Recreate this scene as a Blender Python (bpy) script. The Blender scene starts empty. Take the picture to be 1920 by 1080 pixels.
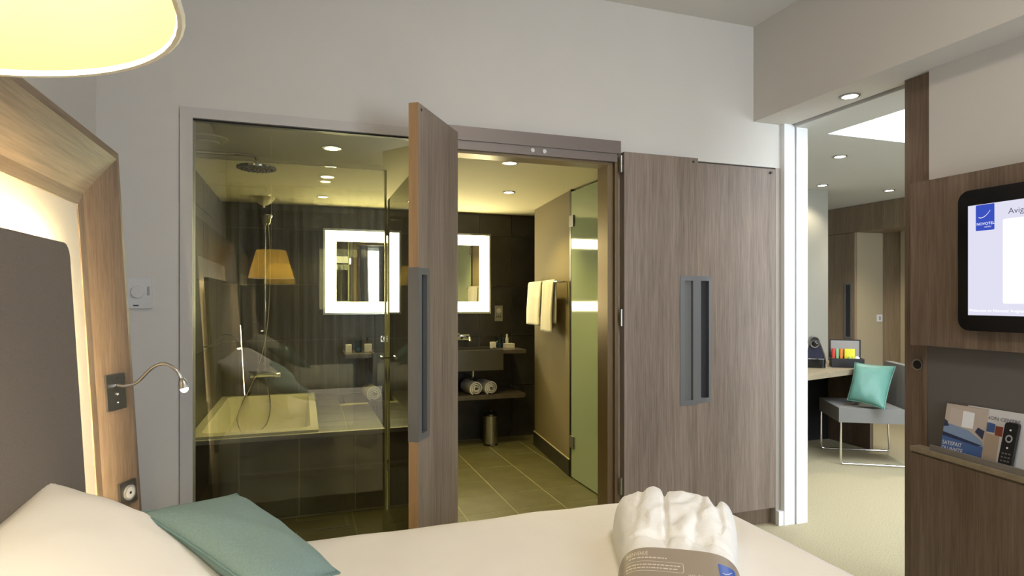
import bpy, bmesh, math, random
from mathutils import Vector, Matrix, noise
random.seed(7)
PI = math.pi
SC = bpy.context.scene
COL = SC.collection

# ------------------------------------------------------------------ camera, world, exposure
cam_d = bpy.data.cameras.new('camera')
cam = bpy.data.objects.new('camera', cam_d); COL.objects.link(cam)
cam_d.sensor_width = 36.0
cam_d.lens = 36.0 * 1136.0 / 1920.0
cam_d.shift_y = 22.0 / 1920.0
cam_d.clip_start = 0.02
cam.location = (0, 0, 1.34)
cam.rotation_euler = (PI/2, 0, -math.atan(392/1136))
SC.camera = cam
w = bpy.data.worlds.new('sky'); SC.world = w; w.use_nodes = True
bg = w.node_tree.nodes['Background']
bg.inputs[0].default_value = (0.86, 0.94, 1.0, 1); bg.inputs[1].default_value = 16.0
SC.view_settings.view_transform = 'Standard'
SC.view_settings.look = 'None'
SC.view_settings.gamma = 1.0
SC.view_settings.use_curve_mapping = False
SC.view_settings.exposure = 0.0
SC.cycles.use_denoising = True
SC.cycles.max_bounces = 10
SC.cycles.transparent_max_bounces = 24
SC.cycles.sample_clamp_indirect = 6.0
SC.cycles.caustics_reflective = False
SC.cycles.caustics_refractive = False

def area_light(name, loc, rot, sx, sy, power, col, portal=False):
    d = bpy.data.lights.new(name, 'AREA'); d.shape = 'RECTANGLE'; d.size = sx; d.size_y = sy
    d.energy = power; d.color = col
    if portal: d.cycles.is_portal = True
    o = bpy.data.objects.new(name, d); COL.objects.link(o); o.location = loc; o.rotation_euler = rot
    return o
# daylight enters through the two added windows and the lounge skylight
area_light('window_portal', (1.83, -1.56, 1.45), (PI/2, 0, 0), 1.46, 1.9, 1, (1, 1, 1), True)
area_light('lounge_window_portal', (4.7, -1.56, 1.4), (PI/2, 0, 0), 2.2, 1.8, 1, (1, 1, 1), True)
area_light('skylight_portal', (3.97, 2.3, 2.515), (0, 0, 0), 1.6, 1.4, 1, (1, 1, 1), True)

# ------------------------------------------------------------------ materials
MATS = {}
def lin(r, g, b):
    f = lambda c: (c/255/12.92 if c/255 <= 0.04045 else ((c/255+0.055)/1.055)**2.4)
    return (f(r), f(g), f(b), 1)
def newmat(name):
    m = bpy.data.materials.new(name); m.use_nodes = True
    nt = m.node_tree; p = nt.nodes['Principled BSDF']
    MATS[name] = m
    return m, nt, p
def plain(name, col, rough=0.5, metal=0.0, spec=0.5, noise_amt=0.0, nscale=40, bump=0.0, coat=0.0):
    m, nt, p = newmat(name)
    p.inputs['Base Color'].default_value = col; p.inputs['Roughness'].default_value = rough
    p.inputs['Metallic'].default_value = metal; p.inputs['Specular IOR Level'].default_value = spec
    p.inputs['Coat Weight'].default_value = coat
    if noise_amt or bump:
        tc = nt.nodes.new('ShaderNodeTexCoord'); n = nt.nodes.new('ShaderNodeTexNoise')
        n.inputs['Scale'].default_value = nscale; n.inputs['Detail'].default_value = 4
        nt.links.new(tc.outputs['Object'], n.inputs['Vector'])
        if noise_amt:
            r = nt.nodes.new('ShaderNodeValToRGB')
            r.color_ramp.elements[0].color = tuple(c*(1-noise_amt) for c in col[:3])+(1,)
            r.color_ramp.elements[1].color = tuple(min(1, c*(1+noise_amt)) for c in col[:3])+(1,)
            r.color_ramp.elements[0].position = .3; r.color_ramp.elements[1].position = .7
            nt.links.new(n.outputs['Fac'], r.inputs['Fac']); nt.links.new(r.outputs['Color'], p.inputs['Base Color'])
        if bump:
            b = nt.nodes.new('ShaderNodeBump'); b.inputs['Strength'].default_value = bump
            b.inputs['Distance'].default_value = .004
            nt.links.new(n.outputs['Fac'], b.inputs['Height']); nt.links.new(b.outputs['Normal'], p.inputs['Normal'])
    return m
def wood(name, c1, c2, axis='z', rough=0.45):
    m, nt, p = newmat(name)
    tc = nt.nodes.new('ShaderNodeTexCoord')
    def layer(a, b, det):
        mp = nt.nodes.new('ShaderNodeMapping')
        s = {'z': (a, a, b), 'y': (a, b, a), 'x': (b, a, a)}[axis]
        mp.inputs['Scale'].default_value = s
        n = nt.nodes.new('ShaderNodeTexNoise'); n.inputs['Scale'].default_value = 1
        n.inputs['Detail'].default_value = det; n.inputs['Roughness'].default_value = .65
        nt.links.new(tc.outputs['Object'], mp.inputs['Vector']); nt.links.new(mp.outputs['Vector'], n.inputs['Vector'])
        return n
    fine = layer(160, 5, 5); broad = layer(11, .55, 3)
    mx = nt.nodes.new('ShaderNodeMath'); mx.operation = 'MULTIPLY_ADD'; mx.inputs[1].default_value = .55
    ms = nt.nodes.new('ShaderNodeMath'); ms.operation = 'MULTIPLY'; ms.inputs[1].default_value = .45
    nt.links.new(broad.outputs['Fac'], ms.inputs[0])
    nt.links.new(fine.outputs['Fac'], mx.inputs[0]); nt.links.new(ms.outputs[0], mx.inputs[2])
    r = nt.nodes.new('ShaderNodeValToRGB')
    r.color_ramp.elements[0].color = c1; r.color_ramp.elements[1].color = c2
    r.color_ramp.elements[0].position = .36; r.color_ramp.elements[1].position = .64
    nt.links.new(mx.outputs[0], r.inputs['Fac']); nt.links.new(r.outputs['Color'], p.inputs['Base Color'])
    p.inputs['Roughness'].default_value = rough; p.inputs['Specular IOR Level'].default_value = .35
    b = nt.nodes.new('ShaderNodeBump'); b.inputs['Strength'].default_value = .12; b.inputs['Distance'].default_value = .002
    nt.links.new(fine.outputs['Fac'], b.inputs['Height']); nt.links.new(b.outputs['Normal'], p.inputs['Normal'])
    return m
def emit(name, col, strength):
    m, nt, p = newmat(name)
    e = nt.nodes.new('ShaderNodeEmission'); e.inputs[0].default_value = col; e.inputs[1].default_value = strength
    nt.links.new(e.outputs[0], nt.nodes['Material Output'].inputs[0])
    return m
def clear_glass(name, tint, boost=1.0):
    m, nt, p = newmat(name)
    t = nt.nodes.new('ShaderNodeBsdfTransparent'); t.inputs[0].default_value = tint
    g = nt.nodes.new('ShaderNodeBsdfGlossy'); g.inputs['Roughness'].default_value = 0.0
    fr = nt.nodes.new('ShaderNodeFresnel'); fr.inputs[0].default_value = 1.52
    ml = nt.nodes.new('ShaderNodeMath'); ml.operation = 'MULTIPLY'; ml.inputs[1].default_value = boost; ml.use_clamp = True
    mx = nt.nodes.new('ShaderNodeMixShader')
    nt.links.new(fr.outputs[0], ml.inputs[0]); nt.links.new(ml.outputs[0], mx.inputs[0])
    nt.links.new(t.outputs[0], mx.inputs[1]); nt.links.new(g.outputs[0], mx.inputs[2])
    nt.links.new(mx.outputs[0], nt.nodes['Material Output'].inputs[0])
    return m
def translucent(name, col, mixf=0.5):
    m, nt, p = newmat(name)
    t = nt.nodes.new('ShaderNodeBsdfTranslucent'); t.inputs[0].default_value = col
    d = nt.nodes.new('ShaderNodeBsdfDiffuse'); d.inputs[0].default_value = col
    mx = nt.nodes.new('ShaderNodeMixShader'); mx.inputs[0].default_value = mixf
    nt.links.new(d.outputs[0], mx.inputs[1]); nt.links.new(t.outputs[0], mx.inputs[2])
    nt.links.new(mx.outputs[0], nt.nodes['Material Output'].inputs[0])
    return m

plain('wall_paint', (.60, .575, .54, 1), .85, noise_amt=.015, nscale=3)
plain('ceiling_paint', (.62, .60, .57, 1), .9)
plain('white_gloss', (.82, .83, .84, 1), .35)
plain('frame_grey', (.50, .48, .46, 1), .45)
plain('lounge_paint', (.33, .32, .28, 1), .85)
plain('lounge_ceiling', (.60, .60, .58, 1), .9)
plain('partition_olive', (.20, .16, .095, 1), .8)
plain('closet_tan', (.34, .285, .19, 1), .6)
plain('filler_tan', (.34, .30, .26, 1), .6)
plain('bath_ceiling_paint', (.82, .75, .53, 1), .8)
plain('grout', (.40, .37, .25, 1), .9)
plain('dark_grout', (.17, .155, .13, 1), .8)
plain('dark_tile', (.030, .028, .027, 1), .38, noise_amt=.35, nscale=6, bump=.08)
plain('floor_tile', (.115, .108, .057, 1), .42, noise_amt=.16, nscale=7, bump=.05)
plain('tub_enamel', (.80, .78, .70, 1), .12)
plain('counter_stone', (.075, .062, .055, 1), .3, noise_amt=.2, nscale=60)
plain('basin_stone', (.050, .046, .042, 1), .3)
plain('chrome', (.82, .82, .82, 1), .08, metal=1)
plain('steel', (.50, .49, .47, 1), .28, metal=1)
plain('bronze', (.18, .125, .065, 1), .35, metal=.55)
plain('door_frame_brown', (.17, .14, .125, 1), .4, metal=.2)
plain('handle_grey', (.20, .20, .205, 1), .4, metal=.5)
plain('handle_recess', (.022, .023, .028, 1), .5)
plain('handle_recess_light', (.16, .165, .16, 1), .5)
plain('black', (.008, .008, .009, 1), .35)
plain('black_gloss', (.006, .006, .007, 1), .18)
plain('carpet', (.40, .345, .225, 1), .95, spec=.1, noise_amt=.22, nscale=160, bump=.5)
plain('bed_linen', (.80, .755, .70, 1), .85, spec=.2, noise_amt=.02, nscale=5, bump=.03)
plain('pillow_linen', (.80, .755, .72, 1), .85, spec=.2, noise_amt=.02, nscale=5, bump=.03)
plain('terry', (.82, .80, .78, 1), .95, spec=.1, bump=.5, nscale=180)
plain('towel_cotton', (.78, .74, .66, 1), .95, spec=.1, bump=.6, nscale=260)
plain('teal', (.195, .275, .268, 1), .8, spec=.2, noise_amt=.10, nscale=260, bump=.12)
plain('teal_silk', (.095, .225, .185, 1), .5, spec=.4, noise_amt=.05, nscale=20)
plain('teal_piping', (.13, .215, .21, 1), .8)
plain('upholstery', (.17, .145, .128, 1), .9, spec=.2, noise_amt=.08, nscale=300, bump=.15)
plain('chair_grey', (.185, .18, .17, 1), .75, spec=.3, noise_amt=.05, nscale=200)
plain('back_panel_cream', (.70, .64, .54, 1), .7)
plain('niche_grey', (.115, .105, .098, 1), .7)
plain('trough_grey', (.20, .18, .16, 1), .6)
plain('paper_white', (.62, .60, .60, 1), .5)
plain('paper_taupe', (.30, .245, .195, 1), .45)
plain('print_cream', (.50, .42, .36, 1), .4)
plain('print_window', (.55, .47, .42, 1), .4)
plain('print_blue', (.06, .12, .30, 1), .4)
plain('print_sky', (.22, .30, .46, 1), .4)
plain('print_navy', (.03, .04, .09, 1), .4)
plain('print_red', (.22, .05, .03, 1), .4)
plain('print_tan', (.45, .36, .28, 1), .4)
plain('print_white', (.85, .85, .87, 1), .4)
plain('print_ink', (.06, .06, .09, 1), .4)
plain('logo_blue', (.035, .10, .42, 1), .35)
plain('taupe_text', (.66, .60, .53, 1), .5)
plain('curtain_grey', (.20, .195, .215, 1), .9)
plain('plastic_white', (.60, .60, .60, 1), .4)
plain('plastic_grey', (.32, .32, .33, 1), .4)
plain('bottle_blue', (.25, .42, .50, 1), .15)
plain('snack_red', (.65, .06, .04, 1), .4)
plain('snack_green', (.25, .5, .25, 1), .4)
plain('snack_orange', (.8, .22, .03, 1), .4)
plain('snack_yellow', (.80, .72, .05, 1), .4)
plain('snack_lime', (.35, .45, .05, 1), .4)
plain('machine_blue', (.022, .024, .045, 1), .3)
plain('box_black', (.016, .015, .017, 1), .5)
plain('box_lining', (.30, .28, .27, 1), .6)
plain('led_channel', (.5, .48, .42, 1), .5)
plain('frosted_glass', (.33, .40, .29, 1), .06, spec=.6)
plain('glass_edge', (.48, .47, .28, 1), .2)
plain('lamp_cord', (.75, .72, .62, 1), .4)
wood('oak_vert', (.138, .102, .080, 1), (.278, .220, .178, 1), 'z')
wood('oak_edge', (.34, .20, .095, 1), (.46, .29, .15, 1), 'z')
wood('oak_head_vert', (.13, .089, .060, 1), (.25, .183, .130, 1), 'z')
wood('oak_head_horiz', (.13, .089, .060, 1), (.25, .183, .130, 1), 'y')
wood('oak_dark', (.10, .07, .046, 1), (.19, .138, .098, 1), 'z')
wood('oak_closet', (.19, .14, .092, 1), (.30, .232, .158, 1), 'z')
wood('oak_tv', (.105, .072, .050, 1), (.215, .158, .118, 1), 'z')
wood('oak_desk', (.22, .175, .115, 1), (.34, .28, .19, 1), 'x')
clear_glass('shower_glass', (.955, .965, .90, 1), 2.9)
clear_glass('screen_glass', (.965, .975, .94, 1), 3.0)
clear_glass('tumbler_glass', (.70, .86, .90, 1), 1.0)
clear_glass('pane_glass', (.98, .99, 1, 1), .25)
translucent('lamp_shade', (.95, .78, .28, 1), .72)
plain('mirror', (.88, .90, .88, 1), .0, metal=1)
emit('mirror_light', (1, .88, .48, 1), 26.0)
emit('led_glow', (1, .78, .40, 1), 560.0)
emit('led_glow_side', (1, .80, .44, 1), 1000.0)
emit('lens_glow', (1, .93, .75, 1), 14.0)
emit('lens_glow_cool', (1, .97, .88, 1), 14.0)
emit('added_opal_glow', (1, .87, .70, 1), 34.0)  # glow of the ceiling lamp added for brightness
emit('reading_glow', (1, .93, .80, 1), 16.0)
emit('screen_lilac', (.80, .79, .95, 1), .95)
emit('screen_white', (1, 1, 1, 1), 1.15)
emit('screen_blue', (.045, .085, .52, 1), 1.0)
emit('screen_ink', (.10, .10, .16, 1), 1.0)

# ------------------------------------------------------------------ mesh helpers
WM = {}          # world matrices of the objects built so far
def thing(name, label, cat, loc=(0, 0, 0), rotz=0.0, group=None, kind=None):
    o = bpy.data.objects.new(name, None); COL.objects.link(o)
    o.empty_display_size = .05
    o.location = loc; o.rotation_euler = (0, 0, rotz)
    WM[o] = Matrix.Translation(Vector(loc)) @ Matrix.Rotation(rotz, 4, 'Z')
    if label: o['label'] = label
    if cat: o['category'] = cat
    if group: o['group'] = group
    if kind: o['kind'] = kind
    return o
def tag(o, label, cat, group=None):
    o['label'] = label; o['category'] = cat
    if group: o['group'] = group
    return o
def obj(name, bm, mat, parent=None, local=False, smooth=False, bevel=0.0, kind=None, label=None, seg=2):
    if bevel:
        es = [e for e in bm.edges if len(e.link_faces) == 2 and e.calc_face_angle(0) > .6]
        bmesh.ops.bevel(bm, geom=es, offset=bevel, segments=seg, affect='EDGES', profile=.5)
    bmesh.ops.recalc_face_normals(bm, faces=bm.faces)
    P = WM[parent] if parent else Matrix.Identity(4)
    if parent and not local: bm.transform(P.inverted())
    xs = [v.co for v in bm.verts]
    lo = Vector((min(v.x for v in xs), min(v.y for v in xs), min(v.z for v in xs)))
    hi = Vector((max(v.x for v in xs), max(v.y for v in xs), max(v.z for v in xs)))
    c = Vector(((lo.x+hi.x)/2, (lo.y+hi.y)/2, lo.z))
    bm.transform(Matrix.Translation(-c))
    me = bpy.data.meshes.new(name); bm.to_mesh(me); bm.free()
    me.materials.append(MATS[mat])
    if smooth:
        for f in me.polygons: f.use_smooth = True
        if smooth != 'all': me.set_sharp_from_angle(angle=math.radians(40))
    o = bpy.data.objects.new(name, me); COL.objects.link(o)
    o.location = c
    if parent: o.parent = parent
    WM[o] = P @ Matrix.Translation(c)
    if kind: o['kind'] = kind
    if label: o['label'] = label
    return o
def struct(name, bm, mat, **k):
    return obj(name, bm, mat, kind='structure', **k)
def N(): return bmesh.new()
def box(bm, x0, x1, y0, y1, z0, z1):
    v = [bm.verts.new(p) for p in ((x0,y0,z0),(x1,y0,z0),(x1,y1,z0),(x0,y1,z0),(x0,y0,z1),(x1,y0,z1),(x1,y1,z1),(x0,y1,z1))]
    for f in ((3,2,1,0),(4,5,6,7),(0,1,5,4),(1,2,6,5),(2,3,7,6),(3,0,4,7)): bm.faces.new([v[i] for i in f])
    return bm
def bx(*a): return box(N(), *a)
def hexa(bm, p):      # eight points: bottom four, top four
    v = [bm.verts.new(q) for q in p]
    for f in ((3,2,1,0),(4,5,6,7),(0,1,5,4),(1,2,6,5),(2,3,7,6),(3,0,4,7)): bm.faces.new([v[i] for i in f])
    return bm
def prism(bm, pts, a, b, plane='xy'):
    def P(u, v, t): return {'xy': (u, v, t), 'xz': (u, t, v), 'yz': (t, u, v)}[plane]
    lo = [bm.verts.new(P(u, v, a)) for u, v in pts]; hi = [bm.verts.new(P(u, v, b)) for u, v in pts]
    n = len(pts)
    bm.faces.new(lo); bm.faces.new(hi)
    for i in range(n): bm.faces.new((lo[i], lo[(i+1) % n], hi[(i+1) % n], hi[i]))
    return bm
def rrect(x0, x1, y0, y1, r, n=6):
    pts = []
    for cx, cy, a0 in ((x1-r, y0+r, -PI/2), (x1-r, y1-r, 0), (x0+r, y1-r, PI/2), (x0+r, y0+r, PI)):
        for i in range(n+1):
            a = a0 + PI/2*i/n; pts.append((cx+r*math.cos(a), cy+r*math.sin(a)))
    return pts
def lathe(bm, prof, c=(0,0,0), n=24, axis='z', flip=1):
    rings = []
    for r, h in prof:
        ring = []
        for i in range(n):
            a = 2*PI*i/n; u, v = r*math.cos(a), r*math.sin(a)
            p = {'z': (u, v, h), 'y': (u, h, v), 'x': (h, u, v)}[axis]
            ring.append(bm.verts.new((c[0]+p[0], c[1]+p[1], c[2]+p[2])))
        rings.append(ring)
    for a, b in zip(rings, rings[1:]):
        for i in range(n): bm.faces.new((a[i], a[(i+1) % n], b[(i+1) % n], b[i]))
    return rings
def lathe_solid(bm, prof, c=(0,0,0), n=24, axis='z'):
    r = lathe(bm, prof, c, n, axis); bm.faces.new(r[0]); bm.faces.new(r[-1]); return bm
def smoothpath(pts, n=8):
    pts = [Vector(p) for p in pts]; out = []
    ext = [2*pts[0]-pts[1]] + pts + [2*pts[-1]-pts[-2]]
    for i in range(1, len(ext)-2):
        p0, p1, p2, p3 = ext[i-1:i+3]
        for k in range(n):
            t = k/n
            out.append(.5*((2*p1)+(-p0+p2)*t+(2*p0-5*p1+4*p2-p3)*t*t+(-p0+3*p1-3*p2+p3)*t**3))
    out.append(pts[-1]); return out
def tube(bm, pts, r, n=8):
    pts = [Vector(p) for p in pts]; rings = []; up = None
    for i, p in enumerate(pts):
        d = (pts[min(i+1, len(pts)-1)] - pts[max(i-1, 0)]).normalized()
        if up is None: up = d.orthogonal().normalized()
        up = (up - d*up.dot(d)).normalized(); s = d.cross(up)
        rr = r[i] if isinstance(r, (list, tuple)) else r
        rings.append([bm.verts.new(p + rr*(math.cos(2*PI*k/n)*up + math.sin(2*PI*k/n)*s)) for k in range(n)])
    for a, b in zip(rings, rings[1:]):
        for k in range(n): bm.faces.new((a[k], a[(k+1) % n], b[(k+1) % n], b[k]))
    bm.faces.new(rings[0]); bm.faces.new(rings[-1]); return bm
def gridsurf(bm, fn, nu, nv):
    g = [[bm.verts.new(fn(i/nu, j/nv)) for j in range(nv+1)] for i in range(nu+1)]
    for i in range(nu):
        for j in range(nv): bm.faces.new((g[i][j], g[i+1][j], g[i+1][j+1], g[i][j+1]))
    return g
def text_bm(txt, size, place, extrude=0.0, align='LEFT'):
    """letters as a flat mesh; place(u, v) turns letter-plane coordinates into a point"""
    cu = bpy.data.curves.new('letters', 'FONT'); cu.body = txt; cu.size = size; cu.align_x = align
    cu.resolution_u = 3
    o = bpy.data.objects.new('letters', cu); COL.objects.link(o)
    bpy.context.view_layer.update()
    me = bpy.data.meshes.new_from_object(o.evaluated_get(bpy.context.evaluated_depsgraph_get()))
    bpy.data.objects.remove(o); bpy.data.curves.remove(cu)
    bm = N(); bm.from_mesh(me); bpy.data.meshes.remove(me)
    bmesh.ops.triangulate(bm, faces=bm.faces)
    for v in bm.verts: v.co = Vector(place(v.co.x, v.co.y))
    return bm
def copy_tree(o, parent=None):
    c = o.copy(); COL.objects.link(c)
    if parent: c.parent = parent
    for ch in [x for x in o.children]: copy_tree(ch, c)
    return c

# ------------------------------------------------------------------ room shell
bm = N(); prism(bm, [(-.9,-1.7),(6.55,-1.7),(6.55,5.7),(2.80,5.7),(2.80,2.985),(-.9,2.985)], -.1, 0)
struct('floor', bm, 'carpet')
struct('ceiling', bx(-.9, 2.9, -1.7, 3.0, 2.94, 3.04), 'ceiling_paint')
bm = N()
box(bm, -.9, -.494, 2.9, 3.0, 0, 2.94); box(bm, -.494, .66, 2.9, 3.0, 2.163, 2.94)
box(bm, .66, 1.60, 2.9, 3.0, 2.185, 2.94); box(bm, 1.60, 2.70, 2.9, 3.0, 2.125, 2.94); box(bm, 1.60, 2.085, 2.9, 3.0, 0, 2.125); box(bm, 2.70, 2.88, 2.92, 3.0, 2.38, 2.94)
struct('wall_back', bm, 'wall_paint')
struct('wall_left', bx(-.9, -.8, -1.7, 2.9, 0, 2.94), 'wall_paint')
bm = N()
box(bm, -.9, 1.1, -1.7, -1.5, 0, 2.94); box(bm, 2.56, 2.87, -1.7, -1.5, 0, 2.94)
box(bm, 1.1, 2.56, -1.7, -1.5, 0, .5); box(bm, 1.1, 2.56, -1.7, -1.5, 2.4, 2.94)
struct('wall_front', bm, 'wall_paint')
struct('wall_right', bx(2.69, 2.70, -1.5, 1.985, 0, 2.384), 'wall_paint')
struct('wall_lounge_left', bx(2.772, 2.87, -1.7, 1.99, 0, 2.384), 'lounge_paint')
struct('trim_1', bx(2.5, 2.755, -1.5, 2.9, 2.384, 2.94), 'wall_paint', label='boxed soffit beam over the sliding door')
bm = N(); box(bm, 2.755, 2.772, -1.5, 2.9, 2.40, 2.94)
struct('trim_2', bm, 'steel', label='sliding door track slot in the soffit')
struct('trim_3', bx(2.772, 2.87, -1.5, 2.92, 2.37, 2.94), 'lounge_ceiling', label='header strip behind the sliding door track')
bm = N(); box(bm, 2.70, 2.776, 2.87, 3.0, 0, 2.384); box(bm, 2.776, 2.786, 2.90, 3.0, 0, 2.384); box(bm, 2.786, 2.87, 2.865, 3.0, 0, 2.384)
struct('trim_4', bm, 'white_gloss', label='glossy white door post with a vertical groove')
bm = N(); box(bm, 2.662, 2.70, 2.9, 3.0, .0, 2.125)
struct('trim_5', bm, 'filler_tan', label='tan filler strip between wardrobe and white post')
struct('baseboard_back', bx(2.664, 2.70, 2.875, 2.9, 0, .085), 'white_gloss', bevel=.004)

# lounge shell
bm = N()
box(bm, 2.87, 3.17, -1.7, 5.7, 2.40, 2.5); box(bm, 4.77, 6.55, -1.7, 5.7, 2.40, 2.5)
box(bm, 3.17, 4.77, -1.7, 1.6, 2.40, 2.5); box(bm, 3.17, 4.77, 3.0, 5.7, 2.40, 2.5)
struct('ceiling_lounge', bm, 'lounge_ceiling')
bm = N()
box(bm, 3.07, 3.17, 1.5, 3.1, 2.5, 2.58); box(bm, 4.77, 4.87, 1.5, 3.1, 2.5, 2.58)
box(bm, 3.17, 4.77, 1.5, 1.6, 2.5, 2.58); box(bm, 3.17, 4.77, 3.0, 3.1, 2.5, 2.58)
struct('trim_6', bm, 'white_gloss', label='white shaft of the lounge skylight')
sk = thing('window_3', 'rectangular skylight of bright daylight in the lounge ceiling', None, (3.97, 2.3, 2.52), kind='structure')
bm = N()
for a in ((3.17, 3.178, 1.6, 3.0), (4.762, 4.77, 1.6, 3.0), (3.178, 4.762, 1.6, 1.608), (3.178, 4.762, 2.992, 3.0)): box(bm, *a, 2.525, 2.56)
obj('frame', bm, 'white_gloss', sk); obj('pane', bx(3.178, 4.762, 1.608, 2.992, 2.535, 2.541), 'pane_glass', sk)
struct('wall_lounge_back', bx(2.87, 4.83, 4.57, 4.67, 0, 2.4), 'lounge_paint')
bm = N(); box(bm, 4.73, 4.83, 4.67, 5.7, 0, 2.4); box(bm, 4.83, 6.55, 5.6, 5.7, 0, 2.4)
struct('wall_lounge_far', bm, 'lounge_paint')
struct('wall_lounge_right', bx(6.45, 6.55, -1.7, 5.6, 0, 2.4), 'lounge_paint')
bm = N(); box(bm, 2.87, 3.6, -1.7, -1.5, 0, 2.4); box(bm, 5.8, 6.45, -1.7, -1.5, 0, 2.4); box(bm, 3.6, 5.8, -1.7, -1.5, 0, .5); box(bm, 3.6, 5.8, -1.7, -1.5, 2.3, 2.4)
struct('wall_lounge_front', bm, 'lounge_paint')

# windows added behind the camera so daylight fills both rooms
def window(name, x0, x1, z0, z1, label):
    t = thing(name, label, None, ((x0+x1)/2, -1.6, z0), kind='structure')
    bm = N(); f = .05
    box(bm, x0, x0+f, -1.64, -1.58, z0, z1); box(bm, x1-f, x1, -1.64, -1.58, z0, z1)
    box(bm, x0+f, x1-f, -1.64, -1.58, z0, z0+f); box(bm, x0+f, x1-f, -1.64, -1.58, z1-f, z1)
    obj('window_frame', bm, 'white_gloss', t)
    obj('pane', bx(x0+f, x1-f, -1.615, -1.607, z0+f, z1-f), 'pane_glass', t)
window('window_added_2', 1.1, 2.56, .5, 2.4, 'bedroom window added behind the camera for daylight, partly behind grey curtains')
window('window_added_4', 3.6, 5.8, .5, 2.3, 'wide lounge window added out of view to let daylight in')

# bathroom shell with its tiles
struct('wall_bath_left', bx(-.75, -.655, 3.0, 5.72, -.1, 2.3), 'dark_grout')
wbb = struct('wall_bath_back', bx(-.655, 2.80, 5.626, 5.72, -.1, 2.3), 'dark_grout')
struct('wall_bath_right', bx(2.80, 2.87, 3.0, 5.72, -.1, 2.4), 'lounge_paint')
struct('ceiling_bathroom', bx(-.655, 2.80, 3.0, 5.626, 2.17, 2.26), 'bath_ceiling_paint')
fb = struct('floor_bathroom', bx(-.75, 2.82, 2.95, 5.70, -.06, -.0012), 'grout')
G = .003
def tile_me(name, bmx, mat, bev=.0015):
    es = [e for e in bmx.edges if e.calc_face_angle(0) > .6]
    bmesh.ops.bevel(bmx, geom=es, offset=bev, segments=1, affect='EDGES')
    bmesh.ops.recalc_face_normals(bmx, faces=bmx.faces)
    me = bpy.data.meshes.new(name); bmx.to_mesh(me); bmx.free(); me.materials.append(MATS[mat]); return me
_cache = {}
def tile(parent, x0, x1, y0, y1, z0, z1, mat):
    d = (round(x1-x0, 4), round(y1-y0, 4), round(z1-z0, 4), mat)
    if d not in _cache: _cache[d] = tile_me('tile', bx(-d[0]/2, d[0]/2, -d[1]/2, d[1]/2, -d[2]/2, d[2]/2), mat)
    o = bpy.data.objects.new('tile', _cache[d]); COL.objects.link(o); o.parent = parent
    o.location = WM[parent].inverted() @ Vector(((x0+x1)/2, (y0+y1)/2, (z0+z1)/2))
    return o
def cuts(a, b, start, step):
    c = [a]; v = start
    while v <= a + .02: v += step
    while v < b - .02: c.append(v); v += step
    return c + [b]
XS = cuts(-.65, 2.80, -.69, .328); ZS = cuts(0, 2.17, .02, .4835)
for i in range(len(XS)-1):                          # back wall of the bathroom
    for k in range(len(ZS)-1):
        tile(wbb, XS[i]+G, XS[i+1]-G, 5.618, 5.6262, ZS[k]+G, ZS[k+1]-G, 'dark_tile')
wbl = bpy.data.objects['wall_bath_left']
YS = cuts(3.0, 5.618, 3.0, .328)
for i in range(len(YS)-1):                          # left wall of the bathroom
    for k in range(len(ZS)-1):
        tile(wbl, -.6552, -.647, YS[i]+G, YS[i+1]-G, ZS[k]+G, ZS[k+1]-G, 'dark_tile')
FX = cuts(-.645, 2.80, -.69, .3277); FY = cuts(3.0, 5.615, 3.0, .3277)
for i in range(len(FX)-1):                          # bathroom floor
    for j in range(len(FY)-1):
        if FY[j] > 3.98 and FX[i+1] < .45: continue      # under the bath
        tile(fb, FX[i]+G, FX[i+1]-G, FY[j]+G, FY[j+1]-G, -.006, .0, 'floor_tile')

# glazed shower front set in the back wall
w1 = thing('window_1', 'tall glazed shower panel in a grey frame beside the door', None, (.08, 2.92, 0), kind='structure')
bm = N()
def frame_piece(p4): hexa(bm, [(x, 2.89, z) for x, z in p4] + [(x, 2.97, z) for x, z in p4])
frame_piece([(-.494, 0), (-.446, 0), (-.446, 2.118), (-.494, 2.163)])
obj('frame_upright', bm, 'frame_grey', w1)
bm = N(); frame_piece([(-.494, 2.163), (-.446, 2.118), (.615, 2.118), (.615, 2.163)]); obj('frame_head', bm, 'frame_grey', w1)
bm = N(); frame_piece([(.59, 0), (.625, 0), (.625, 2.118), (.59, 2.118)]); obj('frame_upright', bm, 'frame_grey', w1)
bm = N(); frame_piece([(-.446, 0), (.59, 0), (.59, .03), (-.446, .03)]); obj('frame_sill', bm, 'frame_grey', w1)
obj('pane', bx(-.446, .59, 2.915, 2.923, .03, 2.118), 'shower_glass', w1)
obj('seal', bx(-.446, .59, 2.908, 2.914, 2.112, 2.118), 'black', w1)

# door frame of the bathroom opening
d1 = thing('door_1', 'brown door frame with two catches around the bathroom opening', None, (1.12, 2.93, 0), kind='structure')
obj('frame_head', bx(.626, 1.602, 2.862, 2.90, 2.118, 2.185), 'door_frame_brown', d1, bevel=.002)
obj('frame_head', bx(.64, 1.585, 2.872, 2.985, 2.075, 2.118), 'door_frame_brown', d1, bevel=.002)
obj('frame_soffit', bx(.665, 1.555, 2.90, 3.0, 2.062, 2.075), 'bronze', d1)
obj('jamb', bx(.626, .668, 2.90, 3.0, 0, 2.075), 'bronze', d1)
obj('jamb', bx(1.545, 1.578, 2.905, 3.02, 0, 2.075), 'bronze', d1)
obj('jamb_stop', bx(1.578, 1.600, 2.885, 2.99, 0, 2.10), 'bronze', d1)
for cx in (1.10, 1.165):
    bm = N(); lathe_solid(bm, [(.011, 2.872), (.011, 2.866), (.007, 2.864)], (cx, 0, 2.097), 14, 'y')
    obj('catch', bm, 'plastic_white', d1, smooth=True)

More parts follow.
